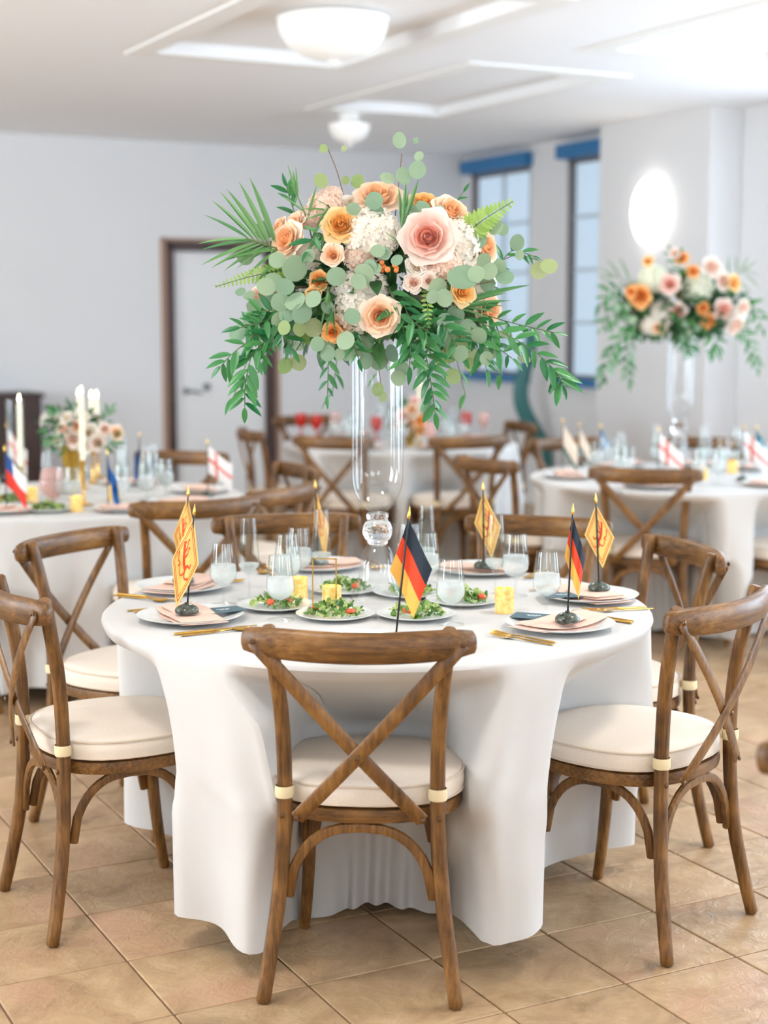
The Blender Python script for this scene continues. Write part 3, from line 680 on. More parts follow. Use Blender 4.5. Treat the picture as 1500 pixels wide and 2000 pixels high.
FM={'lion':uv_bands('gold_flag_red_double_border',[(0,YEL)],1,bord),
    'tricolour':uv_bands('black_red_gold_flag',[(0,(246,184,84)),(.333,(232,72,36)),(.667,(40,50,62))]),
    'blue':uv_bands('plain_blue_flag',[(0,(28,92,158))]),
    'star':uv_bands('white_red_flag_blue_canton',[(0,(226,60,44)),(.5,(244,244,244))],1,[(0,.36,.5,1,(40,84,150))]),
    'cross':uv_bands('white_flag_red_cross',[(0,(246,240,236))],1,[(0,1,.44,.56,(226,92,74)),(.30,.40,0,1,(226,92,74))]),
    'peach':uv_bands('pale_peach_flag',[(0,(246,226,206))],1,[(0,1,0,.2,(70,120,110))]),
    'skyblue':uv_bands('blue_white_blue_flag',[(0,(70,140,190)),(.33,(236,242,246)),(.67,(70,140,190))]),
    'teal':uv_bands('teal_flag',[(0,(40,130,150))])}
M_LION=mat('red_lion_print',srgb(222,64,36),.75)
def lion_strokes():
    """rampant lion as thick strokes in flag coordinates (0..1 along the fly, 0..1 up the hoist)"""
    return [([(.50,.36),(.52,.46),(.50,.56),(.47,.64)],[.05,.062,.07,.06]),            # body
            ([(.47,.64),(.43,.71),(.40,.74)],[.06,.06,.035]),([(.42,.73),(.36,.71)],[.03,.015]),   # head, jaw
            ([(.45,.60),(.36,.62),(.30,.67),(.27,.65)],[.03,.024,.02,.028]),             # upper fore leg
            ([(.47,.54),(.38,.52),(.33,.56),(.29,.53)],[.028,.022,.018,.026]),
            ([(.50,.38),(.42,.36),(.38,.28),(.32,.29)],[.036,.026,.020,.028]),           # hind legs
            ([(.53,.38),(.57,.30),(.52,.22),(.46,.19)],[.038,.026,.020,.028]),
            ([(.56,.36),(.65,.40),(.68,.50),(.62,.58),(.66,.68),(.60,.76)],[.018,.015,.014,.016,.02,.03]),
            ([(.62,.58),(.70,.60)],[.014,.02])]
def flag_fn(hh,L,phi,psi,amp,k,zt,curl=0,lean=0):
    def fn(s,t):       # s along the fly, t up the hoist (1 = top)
        out=L*s; a=psi+curl*s
        x=out*cos(phi)*cos(a); y=out*cos(phi)*sin(a); z=zt-(1-t)*hh*(1-.12*s)*cos(lean)-out*sin(phi)*(1-.10*t); x-=(1-t)*hh*sin(lean)*cos(psi); y-=(1-t)*hh*sin(lean)*sin(psi)
        w=amp*sin(k*(s*1.0+.35*t)*pi+.4)*min(1,s*2.2)
        return V3(x-w*sin(a),y+w*cos(a),z)
    return fn
BASE_PROF=[(.030,0),(.0315,.004),(.030,.010),(.024,.016),(.014,.021),(.006,.023),(.0058,.026),(1e-4,.026)]
def table_flag(x,y,z,kind,label,rot=0,tilt=(0,0),H=.255,hh=.10,L=.148,phi=64,psi=0,amp=.014,k=1.4,curl=0,lean=0,coarse=False,group='small flags on black stands'):
    t=thing('table_flag',label,'flag',(x,y,z),rot,group)
    part('stand',lathe(BASE_PROF,22,False),M_MARBLE,t)
    T=Matrix.Rotation(tilt[0],4,'X') @ Matrix.Rotation(tilt[1],4,'Y')
    part('pole',xf(sweep([(0,0,.02),(0,0,H*.5),(0,0,H)],(.0024,.0024),(1,0,0),8),T),M_POLE,t)
    part('finial',xf(([V3(v.x,v.y,v.z+H-.002) for v in lathe([(.0034,0),(.0042,.004),(.0036,.012),(1e-4,.030)],8,False)[0]],lathe([(.0034,0),(.0042,.004),(.0036,.012),(1e-4,.030)],8,False)[1]),T),M_GOLD,t)
    fn=flag_fn(hh,L,radians(phi),radians(psi),amp,k,H-.004,curl,radians(lean))
    nu,nv=(10,6) if coarse else (26,16)
    V,F,UV=[],[],[]
    for j in range(nv+1):
        for i in range(nu+1): V.append(T @ fn(i/nu,j/nv)); UV.append((i/nu,j/nv))
    for j in range(nv):
        for i in range(nu): a=j*(nu+1)+i; F.append((a,a+1,a+nu+2,a+nu+1))
    fl=part('flag_cloth',(V,F),FM[kind],t,uvs=UV)
    if kind=='lion':
        B=[]
        def on(s,t_,off):
            e=.004; p=fn(s,t_); n=(fn(s+e,t_)-p).cross(fn(s,t_+e)-p).normalized(); return T @ (p+n*off)
        for pts,ws in lion_strokes():
            Q=catmull([V3(a,b,c) for (a,b),c in zip(pts,ws)],3)
            for off in (.0015,-.0015):
                V,F=[],[]
                for i,q in enumerate(Q):
                    d=(Q[min(i+1,len(Q)-1)]-Q[max(i-1,0)]); d.z=0; d.normalize(); hw=q.z*.62
                    for sgn in (-1,0,1): V.append(on(.5+1.25*(q.x-d.y*sgn*hw*.8-.48),.5+1.25*(q.y+d.x*sgn*hw-.47),off))
                for i in range(len(Q)-1):
                    for c in (0,1): F.append((i*3+c,i*3+c+1,i*3+c+4,i*3+c+3))
                B.append((V,F))
        part('lion_emblem',join(*B),M_LION,fl,label='red rampant lion')
    return t

# ------------------------------------------------------------------ main table settings
SET={}
PL={'FL':(372,1213),'L':(358,1153),'B':(626,1112),'BR':(938,1120),'R':(1150,1172),'FR':(1094,1229),'F':(700,1268)}
PTXT={'FL':'at the near left setting, before the lower yellow flag','L':'at the left setting behind, with the higher yellow flag','B':'at the far setting left of the tall vase','BR':'at the far setting right of the tall vase','R':'under the flag with the clear red lion on the right','FR':'under the tricolour flag near the right edge','F':'hidden partly by the rail of the nearest chair'}
SHORT={'F':'at the setting before the nearest chair','FL':'beside the lower of the left yellow flags','L':'beside the higher of the left yellow flags','B':'at the far setting left of the vase','BR':'at the far setting right of the vase','R':'beside the clearest lion flag','FR':'beside the tricolour flag on the right'}
for i,k in enumerate(PL):
    x,y=P(*PL[k]); a=CH[k][2]; SET[k]=(x,y,a); r=rz(a)
    one('dinner_plate',plate_me,None,'white dinner plate '+PTXT[k],'plate',(x,y,TT),r,'dinner plates')
    one('napkin',nap_me[i%3],None,'folded blush napkin '+PTXT[k],'napkin',(x,y,TT),r+(-.12,.1,.05,-.2,.18,-.08,0)[i],'blush napkins')
def loc(k,dx,dy):
    x,y,a=SET[k]; r=rz(a); return x+dx*cos(r)-dy*sin(r), y+dx*sin(r)+dy*cos(r), r
for k in SET:
    for nm,me,dx,dy,l in (('fork',fork_me,-.165,-.005,'gold dinner fork'),('fork',fork_me,-.190,-.015,'slimmer outer gold fork'),('knife',knife_me,.165,0,'gold table knife'),('spoon',spoon_me,.190,-.012,'gold spoon')):
        x,y,r=loc(k,dx,dy); one(nm,me,None,l+' '+SHORT[k],nm,(x,y,TT),r,'gold cutlery')
NZ=TT+.030
def fl(px,py): return P(px,py,NZ)
table_flag(*fl(365,1196),NZ,'lion','yellow flag with red borders, the lower of the two at the left',0,(0,radians(5)),H=.255,hh=.125,L=.14,phi=70,psi=176,amp=.012,k=1.3,curl=.5,lean=10)
table_flag(*fl(358,1137),NZ,'lion','yellow flag with red borders, the higher and farther of the two at the left',0,(0,radians(4)),H=.25,hh=.11,L=.13,phi=74,psi=184,amp=.012,k=1.4,lean=14)
table_flag(*fl(622,1102),NZ,'lion','yellow flag showing through a champagne flute left of the tall vase',0,(0,radians(-2)),H=.235,hh=.10,L=.13,phi=74,psi=-10,amp=.014,k=1.6,lean=6)
table_flag(*fl(945,1108),NZ,'lion','yellow lion flag just right of the tall vase behind the flutes',0,(0,radians(-1)),H=.235,hh=.10,L=.13,phi=66,psi=-8,amp=.008,k=1.5,lean=16)
table_flag(*fl(1170,1152),NZ,'lion','yellow flag with the clearest red lion, near the right edge',0,(0,radians(-3)),H=.245,hh=.092,L=.115,phi=66,psi=-6,amp=.005,k=1.1,lean=22)
table_flag(*fl(1108,1213),NZ,'tricolour','black red and gold flag in front of the clearest lion flag',0,(0,radians(2)),H=.27,hh=.105,L=.125,phi=72,psi=-12,amp=.012,k=1.6,curl=.3,lean=8)
table_flag(*fl(771,1262),NZ,'tricolour','black red and gold flag just behind the nearest chair rail',0,(0,radians(6)),H=.30,hh=.125,L=.135,phi=60,psi=-8,amp=.012,k=1.2,lean=14)
# menu cards
card_me=mesh('menu_card',box(-.052,.052,-.036,.036,0,.0012),M_CARD,False)
for (px,py,rr,l) in ((437,1192,.5,'teal menu card lying beside the near left napkin'),(1040,1204,-.35,'teal menu card lying beside the near right napkin'),(1098,1163,.1,'teal menu card half hidden behind the water goblet on the right')):
    x,y=P(px,py,TZ+.022); t=thing('menu_card',l,'card',(x,y,TT+.0205),rr,'teal menu cards')
    link('card',card_me,t)
    part('lettering',join(*[box(a,b,c,c+.0035,.0012,.0016) for a,b,c in ((-.018,-.008,.006),(-.005,.004,.006),(.007,.02,.006),(-.012,.0,-.004),(.003,.012,-.004))]),M_INK,t,False)
# glasses
for px,py,l in ((437,1183,'water goblet in front of the left chair, right of the yellow flags'),(548,1213,'water goblet above the left end of the nearest chair rail'),(1067,1204,'water goblet just left of the tricolour flag near the right'),
                (880,1222,'water goblet standing right of the tricolour flag behind the nearest chair'),(562,1167,'front one of two overlapping water goblets left of the tall vase'),(584,1150,'rear one of two overlapping water goblets left of the tall vase'),
                (1006,1166,'tall water goblet between the flutes and the right goblet'),(832,1163,'water goblet behind the black red and gold flag'),(800,1140,'water goblet close to the right side of the vase foot')):
    wine(*P(px,py),l,scale=1.0 if py>1170 else 1.04)
for px,py,l in ((487,1174,'champagne flute beside the left goblet'),(628,1150,'champagne flute with the yellow flag showing through it'),(832,1140,'champagne flute right of the tall vase'),(967,1165,'champagne flute before the yellow lion flag right of the vase')):
    flute(*P(px,py),l)
votive(*P(985,1198),'gold votive candle left of the right-hand water goblet',.066)
votive(*P(648,1193),'bright gold votive candle behind the front salad',.066)
votive(*P(583,1175),'gold votive candle between goblets left of the gold frame',.066)
x,y=P(634,1196); t=thing('table_number_frame','thin gold upright frame behind the front salad','frame',(x,y,TT),radians(-14))
part('frame_bars',join(box(-.034,-.0312,-.002,.002,.004,.145),box(.0312,.034,-.002,.002,.004,.145),box(-.034,.034,-.002,.002,.142,.145)),M_GOLD,t,False)
part('foot',bbox(-.036,.036,-.018,.018,0,.004,.001),M_GOLD,t,False)
salad(*P(655,1208),'green salad with dark leaves in front of the gold votive',.3,1)
salad(*P(812,1208),'green salad behind the tricolour flag of the nearest setting',1.4,2)
salad(*P(540,1190),'green salad behind the left goblet',2.2,3,.07)
salad(*P(672,1158),'green salad left of the vase foot',.9,4,.07)
salad(*P(905,1180),'green salad right of the goblet by the tricolour flag',3.0,5,.07)
salad(*P(800,1165),'green salad at the right of the vase foot',4.0,6,.065)

# ------------------------------------------------------------------ vases
def tall_vase(x,y,label,k=1.0):
    t=thing('tall_glass_vase',label,'vase',(x,y,TT))
    bowl=[(1e-4,.246),(.02,.247),(.034,.256),(.050,.277),(.063,.300),(.0705,.330),(.0715,.37),(.0712,.55),(.0715,.70),(.076,.738),(.0745,.739)]
    part('bowl',lathe(bowl,48,False),M_VASE,t)
    part('ball',lathe([(1e-4,.152)]+[(.018,.153),(.027,.158),(.029,.163)]+[(.0415*sin(pi*q/16),.195-.0415*cos(pi*q/16)) for q in range(4,13)]+[(.029,.229),(.031,.236),(.030,.244),(1e-4,.246)],40,False),M_SOLID,t)
    part('base',lathe([(1e-4,.001),(.072,.001),(.076,.004),(.074,.012),(.060,.040),(.051,.075),(.0485,.105),(.044,.130),(.032,.150),(1e-4,.1515)][1:-1],48,False),M_VASE,t)
    return t
VX,VY=-.018,4.30
tall_vase(VX,VY,'tall clear glass vase with ball stem at the centre of the main table')

# ------------------------------------------------------------------ flowers
def grid_uv(nu,nv,fn):
    V=[fn(i/nu,j/nv) for j in range(nv+1) for i in range(nu+1)]
    return V,[(j*(nu+1)+i,j*(nu+1)+i+1,(j+1)*(nu+1)+i+1,(j+1)*(nu+1)+i) for j in range(nv) for i in range(nu)]
def petal(R,H,half,open_,reflex,nu=6,nv=5):
    def fn(a,b):
        a=2*a-1; bb=b*(1-.11*a*a*b); th=a*half*(.55+.45*sin(pi*min(1,.15+.6*b)))
        r=R*(.16+.84*sin(bb*pi/2)**(.9))*(1+.0*a)+reflex*R*max(0,bb-.62)**1.5*2.2*open_
        z=H*bb**.85-reflex*H*max(0,bb-.72)**1.5*2.0
        r*=1+.05*sin(5*a+2)*b
        return V3(r*cos(th),r*sin(th),z)
    return grid_uv(nu,nv,fn)
def core():
    B=[]
    for k in range(5):
        ph=k*2.4; R0=.13+.07*k
        B.append(grid_uv(8,4,lambda a,b,ph=ph,R0=R0:V3(R0*(1+.16*a)*(.75+.25*b)*cos(ph+a*3.6),R0*(1+.16*a)*(.75+.25*b)*sin(ph+a*3.6),.18+b*(.66-.035*k))))
    return join(*B)
def rose_meshes(col):
    a,b,c=ROSE[col]
    return dict(core=mesh('rose_core',join(core(),sphere(.30,10,6,(0,0,.12),(1,1,.8))),a),mid=mesh('petal',petal(.48,.88,.95,.2,.08),a),mid2=mesh('petal',petal(.66,.86,.86,.5,.22),b),
                out=mesh('petal',petal(.85,.78,.78,.9,.42),b),out2=mesh('petal',petal(1.0,.60,.72,1,.6),c))
RM={c:rose_meshes(c) for c in ROSE}
def joined_rose(col):
    rnd=random.Random(5); rm=RM[col]; V,F,MI=[],[],[]
    def add(me,M,mi):
        n=len(V); V.extend(M @ v.co for v in me.vertices)
        for p in me.polygons: F.append(tuple(i+n for i in p.vertices)); MI.append(mi)
    add(rm['core'],Matrix(),0)
    for key,n,ofs,mi in (('mid2',4,.5,1),('out',5,.2,1),('out2',5,.7,2)):
        for k in range(n): add(rm[key],Matrix.Rotation(2*pi*k/n+ofs+rnd.uniform(-.2,.2),4,'Z') @ Matrix.Rotation(rnd.uniform(-.08,.12),4,'Y'),mi)
    me=mesh('rose',(V,F),ROSE[col][0])
    for m_ in ROSE[col][1:]: me.materials.append(m_)
    for p,mi in zip(me.polygons,MI): p.material_index=mi
    return me
RJ={c:joined_rose(c) for c in ROSE}
def rose(parent,M,col,seed,few=False,name='rose'):
    if few: return link(name,RJ[col],parent,M)
    rm=RM[col]; rnd=random.Random(seed)
    o=link(name,rm['core'],parent,M)
    for key,n,ofs in (('mid',4,0),('mid2',5,.5),('out',6,.2),('out2',6,.7)):
        for k in range(n):
            link('petal',rm[key],o,Matrix.Rotation(2*pi*k/n+ofs+rnd.uniform(-.2,.2),4,'Z') @ Matrix.Rotation(rnd.uniform(-.08,.12),4,'Y') @ Matrix.Scale(rnd.uniform(.94,1.05),4))
    return o
def hydrangea_mesh(seed,n=120,matl=None,half=True):
    rnd=random.Random(seed); B=[]
    for k in range(n):
        z=1-(k+.5)/n*(1.35 if half else 2); r=sqrt(max(0,1-z*z)); th=k*2.39996
        d=V3(r*cos(th),r*sin(th),z); M=axis_frame(d*rnd.uniform(.90,1.04),d+V3(rnd.uniform(-.3,.3),rnd.uniform(-.3,.3),rnd.uniform(-.3,.3)),rnd.uniform(0,6))
        s=rnd.uniform(.15,.20)
        V=[V3(0,0,0)]; F=[]
        for q in range(4):
            a=q*pi/2; b=len(V)
            V+=[V3(s*.62*cos(a-.74),s*.62*sin(a-.74),.015),V3(s*1.1*cos(a-.42),s*1.1*sin(a-.42),.045),V3(s*1.1*cos(a+.42),s*1.1*sin(a+.42),.045),V3(s*.62*cos(a+.74),s*.62*sin(a+.74),.015)]
            F+=[(0,b,b+1,b+2),(0,b+2,b+3)]
        B.append(xf((V,F),M))
    B.append(sphere(.88,14,10))
    return mesh('hydrangea',join(*B),matl)
HYD={'white':[hydrangea_mesh(s,130,M_HYD) for s in (1,2)],'green':[hydrangea_mesh(3,120,M_HYDW)],'pink':[hydrangea_mesh(4,90,M_HYDP)]}
def euc_leaf():
    V=[V3(0,.5,.02)]; n=14
    for r in (.55,1):
        for k in range(n):
            a=2*pi*k/n-pi/2; x=.5*cos(a)*r; y=.5+.5*sin(a)*r
            if k==n//2 and r==1: y+=.03
            V.append(V3(x,y,.02-.10*(x*x)+.05*(y-.5)**2))
    F=[(0,1+k,1+(k+1)%n) for k in range(n)]+[(1+k,1+n+k,1+n+(k+1)%n,1+(k+1)%n) for k in range(n)]
    return V,F
def lance(w=.15,n=8,fold=.06,droop=.12):
    V,F=[],[]
    for i in range(n+1):
        s=i/n; ww=w*(sin(pi*s**.8))**.8 if 0<i<n else 0.002
        for k in (-1,0,1): V.append(V3(k*ww,s,fold*abs(k)*(ww/w)-droop*s*s))
    for i in range(n):
        for k in (0,1): F.append((i*3+k,i*3+k+1,i*3+k+4,i*3+k+3))
    return V,F
ME_EUC=[mesh('leaf',euc_leaf(),m) for m in (M_EUC,M_EUCY)]
ME_RUS=mesh('leaf',lance(.15),M_RUS); ME_PALM=mesh('leaflet',lance(.038,8,.02,.16),M_PALM); ME_PIN=mesh('leaflet',lance(.16,5,.02,.1),M_FERN)
ME_FILLM=mesh('leaf',lance(.2,6,.06,.2),M_FILL)
ME_BERRY=mesh('berry',sphere(1,10,8),M_BERRY)

class Bouquet:
    def __init__(s,label,loc,cat='flowers',name='flower_arrangement'):
        s.t=thing(name,label,cat,loc); s.L=loc; s.D=loc[1]; s.m=s.D/FPX; s.seed=0
    def at(s,px,py,dy=0):
        a=(px-750)/FPX; b_=(1000-py)/FPX; Y=s.L[1]+dy; q=Y/(cos(PITCH)+b_*sin(PITCH))
        return V3(a*q-s.L[0],dy,CAM_H+q*(-sin(PITCH)+b_*cos(PITCH))-s.L[2])
    def rose(s,px,py,rpx,col,dy,nrm,few=False):
        s.seed+=1; p=s.at(px,py,dy); n=Vector(nrm).normalized(); r=rpx*s.m*(s.D+dy)/s.D
        return rose(s.t,axis_frame(p-n*r*.55,n,s.seed*1.3) @ Matrix.Diagonal((r,r,r*1.1,1)),col,s.seed,few or rpx<24,'rose')
    def hyd(s,px,py,rpx,kind,dy,nrm=(0,-1,.4),sq=(1,1,.85)):
        s.seed+=1; r=rpx*s.m; me=HYD[kind][s.seed%len(HYD[kind])]
        o=link('hydrangea',me,s.t,axis_frame(s.at(px,py,dy+r*.4),nrm,s.seed) @ Matrix.Diagonal((r*sq[0],r*sq[1],r*sq[2],1))); o['kind']='stuff'; return o
    def euc(s,stem,leaves,young=False,seed=0,dy=-.1):
        """stem: [(px,py,dy)], leaves: [(px,py,diameter px, angle of tip in the picture)]"""
        rnd=random.Random(seed+51); pts=[s.at(*q) for q in stem]
        o=part('eucalyptus_sprig',sweep(catmull(pts,3),(.0013,.0013),(0,1,0),5),M_STEM,s.t)
        for px,py,d,ang in leaves:
            c=s.at(px,py,stem[-1][2] + rnd.uniform(-.03,.02)); a=radians(ang); dr=V3(cos(a),rnd.uniform(-.35,.35),sin(a)).normalized(); L=d*s.m*1.05
            nrm=V3(rnd.uniform(-.5,.5),-1,rnd.uniform(-.2,.7))
            link('leaf',ME_EUC[1 if young else 0],o,frame(c-dr*L*.5,dr,nrm) @ Matrix.Diagonal((L*rnd.uniform(.86,1),L,L,1)))
        return o
    def ruscus(s,path,n,L,seed,me=None,spread=48,name='ruscus_branch',k0=.15):
        rnd=random.Random(seed); pts=catmull([s.at(*q) for q in path],5)
        o=part(name,sweep(pts,(.0014,.0014),(0,1,0),5),M_GSTEM,s.t); m=len(pts)-1
        for i in range(n):
            q=k0+(1-k0)*i/(n-1); f=q*m; a=int(min(f,m-1)); p=pts[a].lerp(pts[a+1],f-a); T=(pts[a+1]-pts[a]).normalized()
            side=T.cross(V3(0,-1,0)).normalized()*(1 if i%2 else -1)
            an=radians(spread*rnd.uniform(.6,1.2)) if i<n-1 else 0
            d=T*cos(an)+side*sin(an)+V3(0,rnd.uniform(-.45,.3),rnd.uniform(-.25,.1)); l=L*s.m*rnd.uniform(.75,1.1)*(1 if i<n-2 else .8)
            link('leaf',me or ME_RUS,o,frame(p,d,V3(rnd.uniform(-.5,.5),-.8,.7)) @ Matrix.Diagonal((l,l,l,1)))
        return o
    def frond(s,path,leafs,seed,name='palm_frond'):
        """leafs: [(t along, tip px, tip py, tip dy)] long blades from the rib"""
        pts=catmull([s.at(*q) for q in path],6); m=len(pts)-1
        o=part(name,sweep(pts,(.0022,.0022),(0,1,0),6),M_GSTEM,s.t)
        for t_,px,py,dy in leafs:
            f=t_*m; a=int(min(f,m-1)); p=pts[a].lerp(pts[a+1],f-a); e=s.at(px,py,dy); d=e-p; l=d.length
            link('leaflet',ME_PALM,o,frame(p,d+V3(0,0,.12*l),V3(.1,-.8,.6)) @ Matrix.Diagonal((l,l,l,1)))
        return o
    def fern(s,path,n,L,seed):
        pts=catmull([s.at(*q) for q in path],8); m=len(pts)-1; rnd=random.Random(seed)
        o=part('fern_frond',sweep(pts,(.0013,.0013),(0,1,0),5),M_GSTEM,s.t)
        for i in range(n):
            q=i/(n-1); f=q*m*.98; a=int(min(f,m-1)); p=pts[a].lerp(pts[a+1],f-a); T=(pts[a+1]-pts[a]).normalized(); sd=T.cross(V3(0,-1,0)).normalized()
            l=L*s.m*(1-.8*q**1.3)
            for k in (-1,1): link('leaflet',ME_PIN,o,frame(p,sd*k+T*.45+V3(0,rnd.uniform(-.15,.15),0),V3(0,-1,.3)) @ Matrix.Diagonal((l*1.3,l,l,1)))
        return o
    def berries(s,px,py,dy,n=7,sp=16,seed=0,r=.0075):
        rnd=random.Random(seed+5); o=part('berry_sprig',sweep([s.at(px,py+25,dy+.06),s.at(px,py,dy)],(.0014,.0014),(1,0,0),5),M_GSTEM,s.t)
        for i in range(n):
            p=s.at(px+rnd.uniform(-sp,sp),py+rnd.uniform(-sp*.6,sp*.6),dy+rnd.uniform(-.015,.01)); link('berry',ME_BERRY,o,Matrix.Translation(p) @ Matrix.Scale(r*rnd.uniform(.85,1.1),4))
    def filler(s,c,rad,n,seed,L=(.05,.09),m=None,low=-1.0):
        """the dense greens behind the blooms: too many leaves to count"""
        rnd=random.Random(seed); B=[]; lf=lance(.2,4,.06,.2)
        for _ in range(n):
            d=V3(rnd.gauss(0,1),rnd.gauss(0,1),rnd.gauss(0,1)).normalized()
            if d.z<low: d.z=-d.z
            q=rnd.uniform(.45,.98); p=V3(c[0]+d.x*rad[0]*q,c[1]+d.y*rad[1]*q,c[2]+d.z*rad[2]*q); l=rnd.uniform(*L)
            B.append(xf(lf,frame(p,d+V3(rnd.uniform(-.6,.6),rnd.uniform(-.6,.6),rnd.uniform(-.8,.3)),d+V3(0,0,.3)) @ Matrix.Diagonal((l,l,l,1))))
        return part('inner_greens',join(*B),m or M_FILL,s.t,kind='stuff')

b=Bouquet('large peach, white and green flower arrangement crowning the tall vase on the main table',(VX,VY,TT))
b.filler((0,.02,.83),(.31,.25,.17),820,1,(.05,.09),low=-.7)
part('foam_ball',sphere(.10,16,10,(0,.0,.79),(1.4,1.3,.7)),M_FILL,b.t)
F_=(0,-1,.25)
for a in [(665,438,31,'apricot',-.20,(-.1,-1,.35)),(836,463,44,'pink',-.25,(-.15,-1,.1)),(742,618,32,'peach',-.27,(-.1,-1,-.05)),(740,384,40,'peach',-.12,(0,-.75,.9)),
          (560,468,33,'peach',-.16,(-.7,-.8,.35)),(649,498,19,'peach',-.23,(-.1,-1,.1)),(829,396,27,'apricot',-.12,(.1,-.7,.8)),(882,412,33,'peach',-.14,(.35,-.7,.7)),
          (904,571,23,'apricot',-.22,(.4,-1,.1)),(954,606,30,'peach',-.13,(.8,-.8,-.1)),(948,482,29,'peach',-.10,(.8,-.7,.3)),(649,650,17,'orange',-.22,(0,-1,-.2)),
          (808,552,17,'blush',-.25,(0,-1,.2)),(839,549,15,'blush',-.25,(.2,-1,0)),(815,520,20,'cream',-.24,(0,-1,.3)),(838,515,18,'blush',-.24,(.2,-1,.3)),
          (623,548,17,'orange',-.20,(-.2,-1,.1)),(612,575,14,'apricot',-.2,(-.2,-1,0)),(575,432,20,'peach',-.13,(-.6,-.6,.6)),(545,440,16,'peach',-.12,(-.8,-.5,.5)),
          (505,578,22,'blush',-.10,(-.8,-.7,.2)),(522,606,18,'cream',-.10,(-.7,-.8,-.1)),(690,400,24,'cream',-.10,(0,-.7,.8)),(660,640,22,'peach',-.2,(0,-1,-.2))]:
    b.rose(*a)
for a in [(725,456,52,'white',-.20),(880,480,54,'white',-.17),(708,588,60,'white',-.20),(700,500,28,'pink',-.20),(635,406,34,'pink',-.12,(-.2,-.7,.8)),(868,517,30,'pink',-.23),(925,540,44,'white',-.12,(.5,-1,.2)),(605,425,22,'pink',-.13),(600,500,26,'white',-.15),(650,380,18,'pink',-.08,(0,-.5,1))]:
    b.hyd(*a)
# far side of the arrangement
rb=random.Random(12)
for i in range(11):
    th=radians(rb.uniform(10,170)); el=rb.uniform(-.25,.75); d=V3(cos(th)*cos(el),sin(th)*cos(el),sin(el)); p=V3(d.x*.27,d.y*.23+.02,.84+d.z*.16); s_=rb.uniform(.028,.045); b.seed+=1
    rose(b.t,axis_frame(p,d,i) @ Matrix.Scale(s_,4),rb.choice(['peach','blush','apricot','pink']),100+i,True)
for th in (40,95,145):
    d=V3(cos(radians(th)),sin(radians(th)),.35).normalized(); o=link('hydrangea',HYD['white'][0],b.t,axis_frame(V3(d.x*.2,d.y*.17,.82+d.z*.1),d) @ Matrix.Scale(.07,4)); o['kind']='stuff'
b.berries(762,520,-.25,8,20,1); b.berries(520,575,-.12,5,10,2,.006); b.berries(588,440,-.14,4,9,3,.006); b.berries(570,600,-.14,4,9,4,.006)
E_=b.euc
E_([(640,560,-.15),(600,570,-.24)],[(576,524,47,100),(577,588,40,200),(590,612,38,230),(612,584,32,250),(640,600,26,300),(562,612,34,220),(556,560,34,170)],seed=1)
E_([(620,560,-.1),(575,560,-.2)],[(542,508,32,150),(535,545,30,160),(548,590,36,200),(603,500,26,60)],seed=2)
E_([(560,480,-.05),(520,470,-.12)],[(516,450,34,140),(480,502,30,190),(470,570,20,190),(487,577,22,200)],seed=3)
E_([(560,620,-.1),(520,640,-.16)],[(466,650,36,200),(500,600,34,170),(490,622,30,190),(527,652,30,260)],seed=4)
E_([(600,650,-.08),(575,690,-.16)],[(583,708,30,290),(557,714,32,240),(601,655,34,270),(628,660,26,280)],True,5)
E_([(590,590,-.12),(585,630,-.22)],[(555,640,26,250),(585,642,28,280),(612,640,34,300)],True,6)
E_([(660,600,-.15),(655,660,-.24)],[(640,690,30,260),(675,665,34,240),(663,692,22,270),(620,672,28,250)],False,7)
E_([(740,640,-.1),(745,700,-.14)],[(710,670,30,200),(722,688,26,240),(740,700,42,260),(765,690,34,300),(778,738,30,270),(785,720,30,250),(700,655,26,150)],False,8)
E_([(740,720,-.03),(745,760,-.06)],[(738,760,26,250),(748,775,20,290)],True,9)
E_([(860,640,-.1),(870,690,-.15)],[(850,640,34,240),(880,690,34,260),(905,668,40,280),(885,735,30,300),(862,700,30,250),(930,700,34,280),(918,712,26,290)],True,10)
E_([(700,540,-.2),(690,530,-.27)],[(657,540,36,190),(710,535,36,20),(722,523,30,60),(700,550,30,320),(688,618,30,330)],False,11)
E_([(760,480,-.2),(750,490,-.27)],[(738,490,26,190),(752,495,24,300),(735,525,20,230),(775,508,22,20)],False,12)
E_([(860,560,-.2),(875,560,-.28)],[(905,541,58,10),(855,562,36,250),(868,582,32,290),(845,580,26,220),(930,535,32,20)],False,13)
E_([(770,440,-.1),(785,300,-.12)],[(780,274,29,100),(757,348,28,170),(788,344,32,120),(815,332,32,60),(818,305,18,40),(812,275,12,60)],False,14)
E_([(680,420,-.05),(660,340,-.08),(640,290,-.08)],[(627,353,28,120),(698,354,26,60),(675,352,16,90),(632,290,16,120),(672,290,12,80)],True,15)
E_([(740,400,-.12),(735,390,-.2)],[(731,392,32,190),(735,415,28,220),(690,408,26,170)],False,16)
E_([(830,420,-.14),(840,405,-.19)],[(827,404,28,140),(856,411,23,20),(812,410,22,170)],False,17)
E_([(900,470,-.1),(960,450,-.15)],[(968,444,30,40),(982,449,22,20),(935,470,32,60),(1010,474,30,80),(1015,498,18,270)],False,18)
E_([(930,540,-.1),(1000,500,-.12),(1060,510,-.12)],[(1052,528,32,200),(1072,520,32,10)],True,19)
E_([(900,560,-.12),(960,550,-.18)],[(985,541,34,0),(952,556,30,310),(955,530,32,60),(975,520,26,40),(945,508,26,60)],False,20)
E_([(880,640,-.1),(900,660,-.2)],[(870,632,38,290),(950,700,26,280),(958,690,24,290)],False,21)
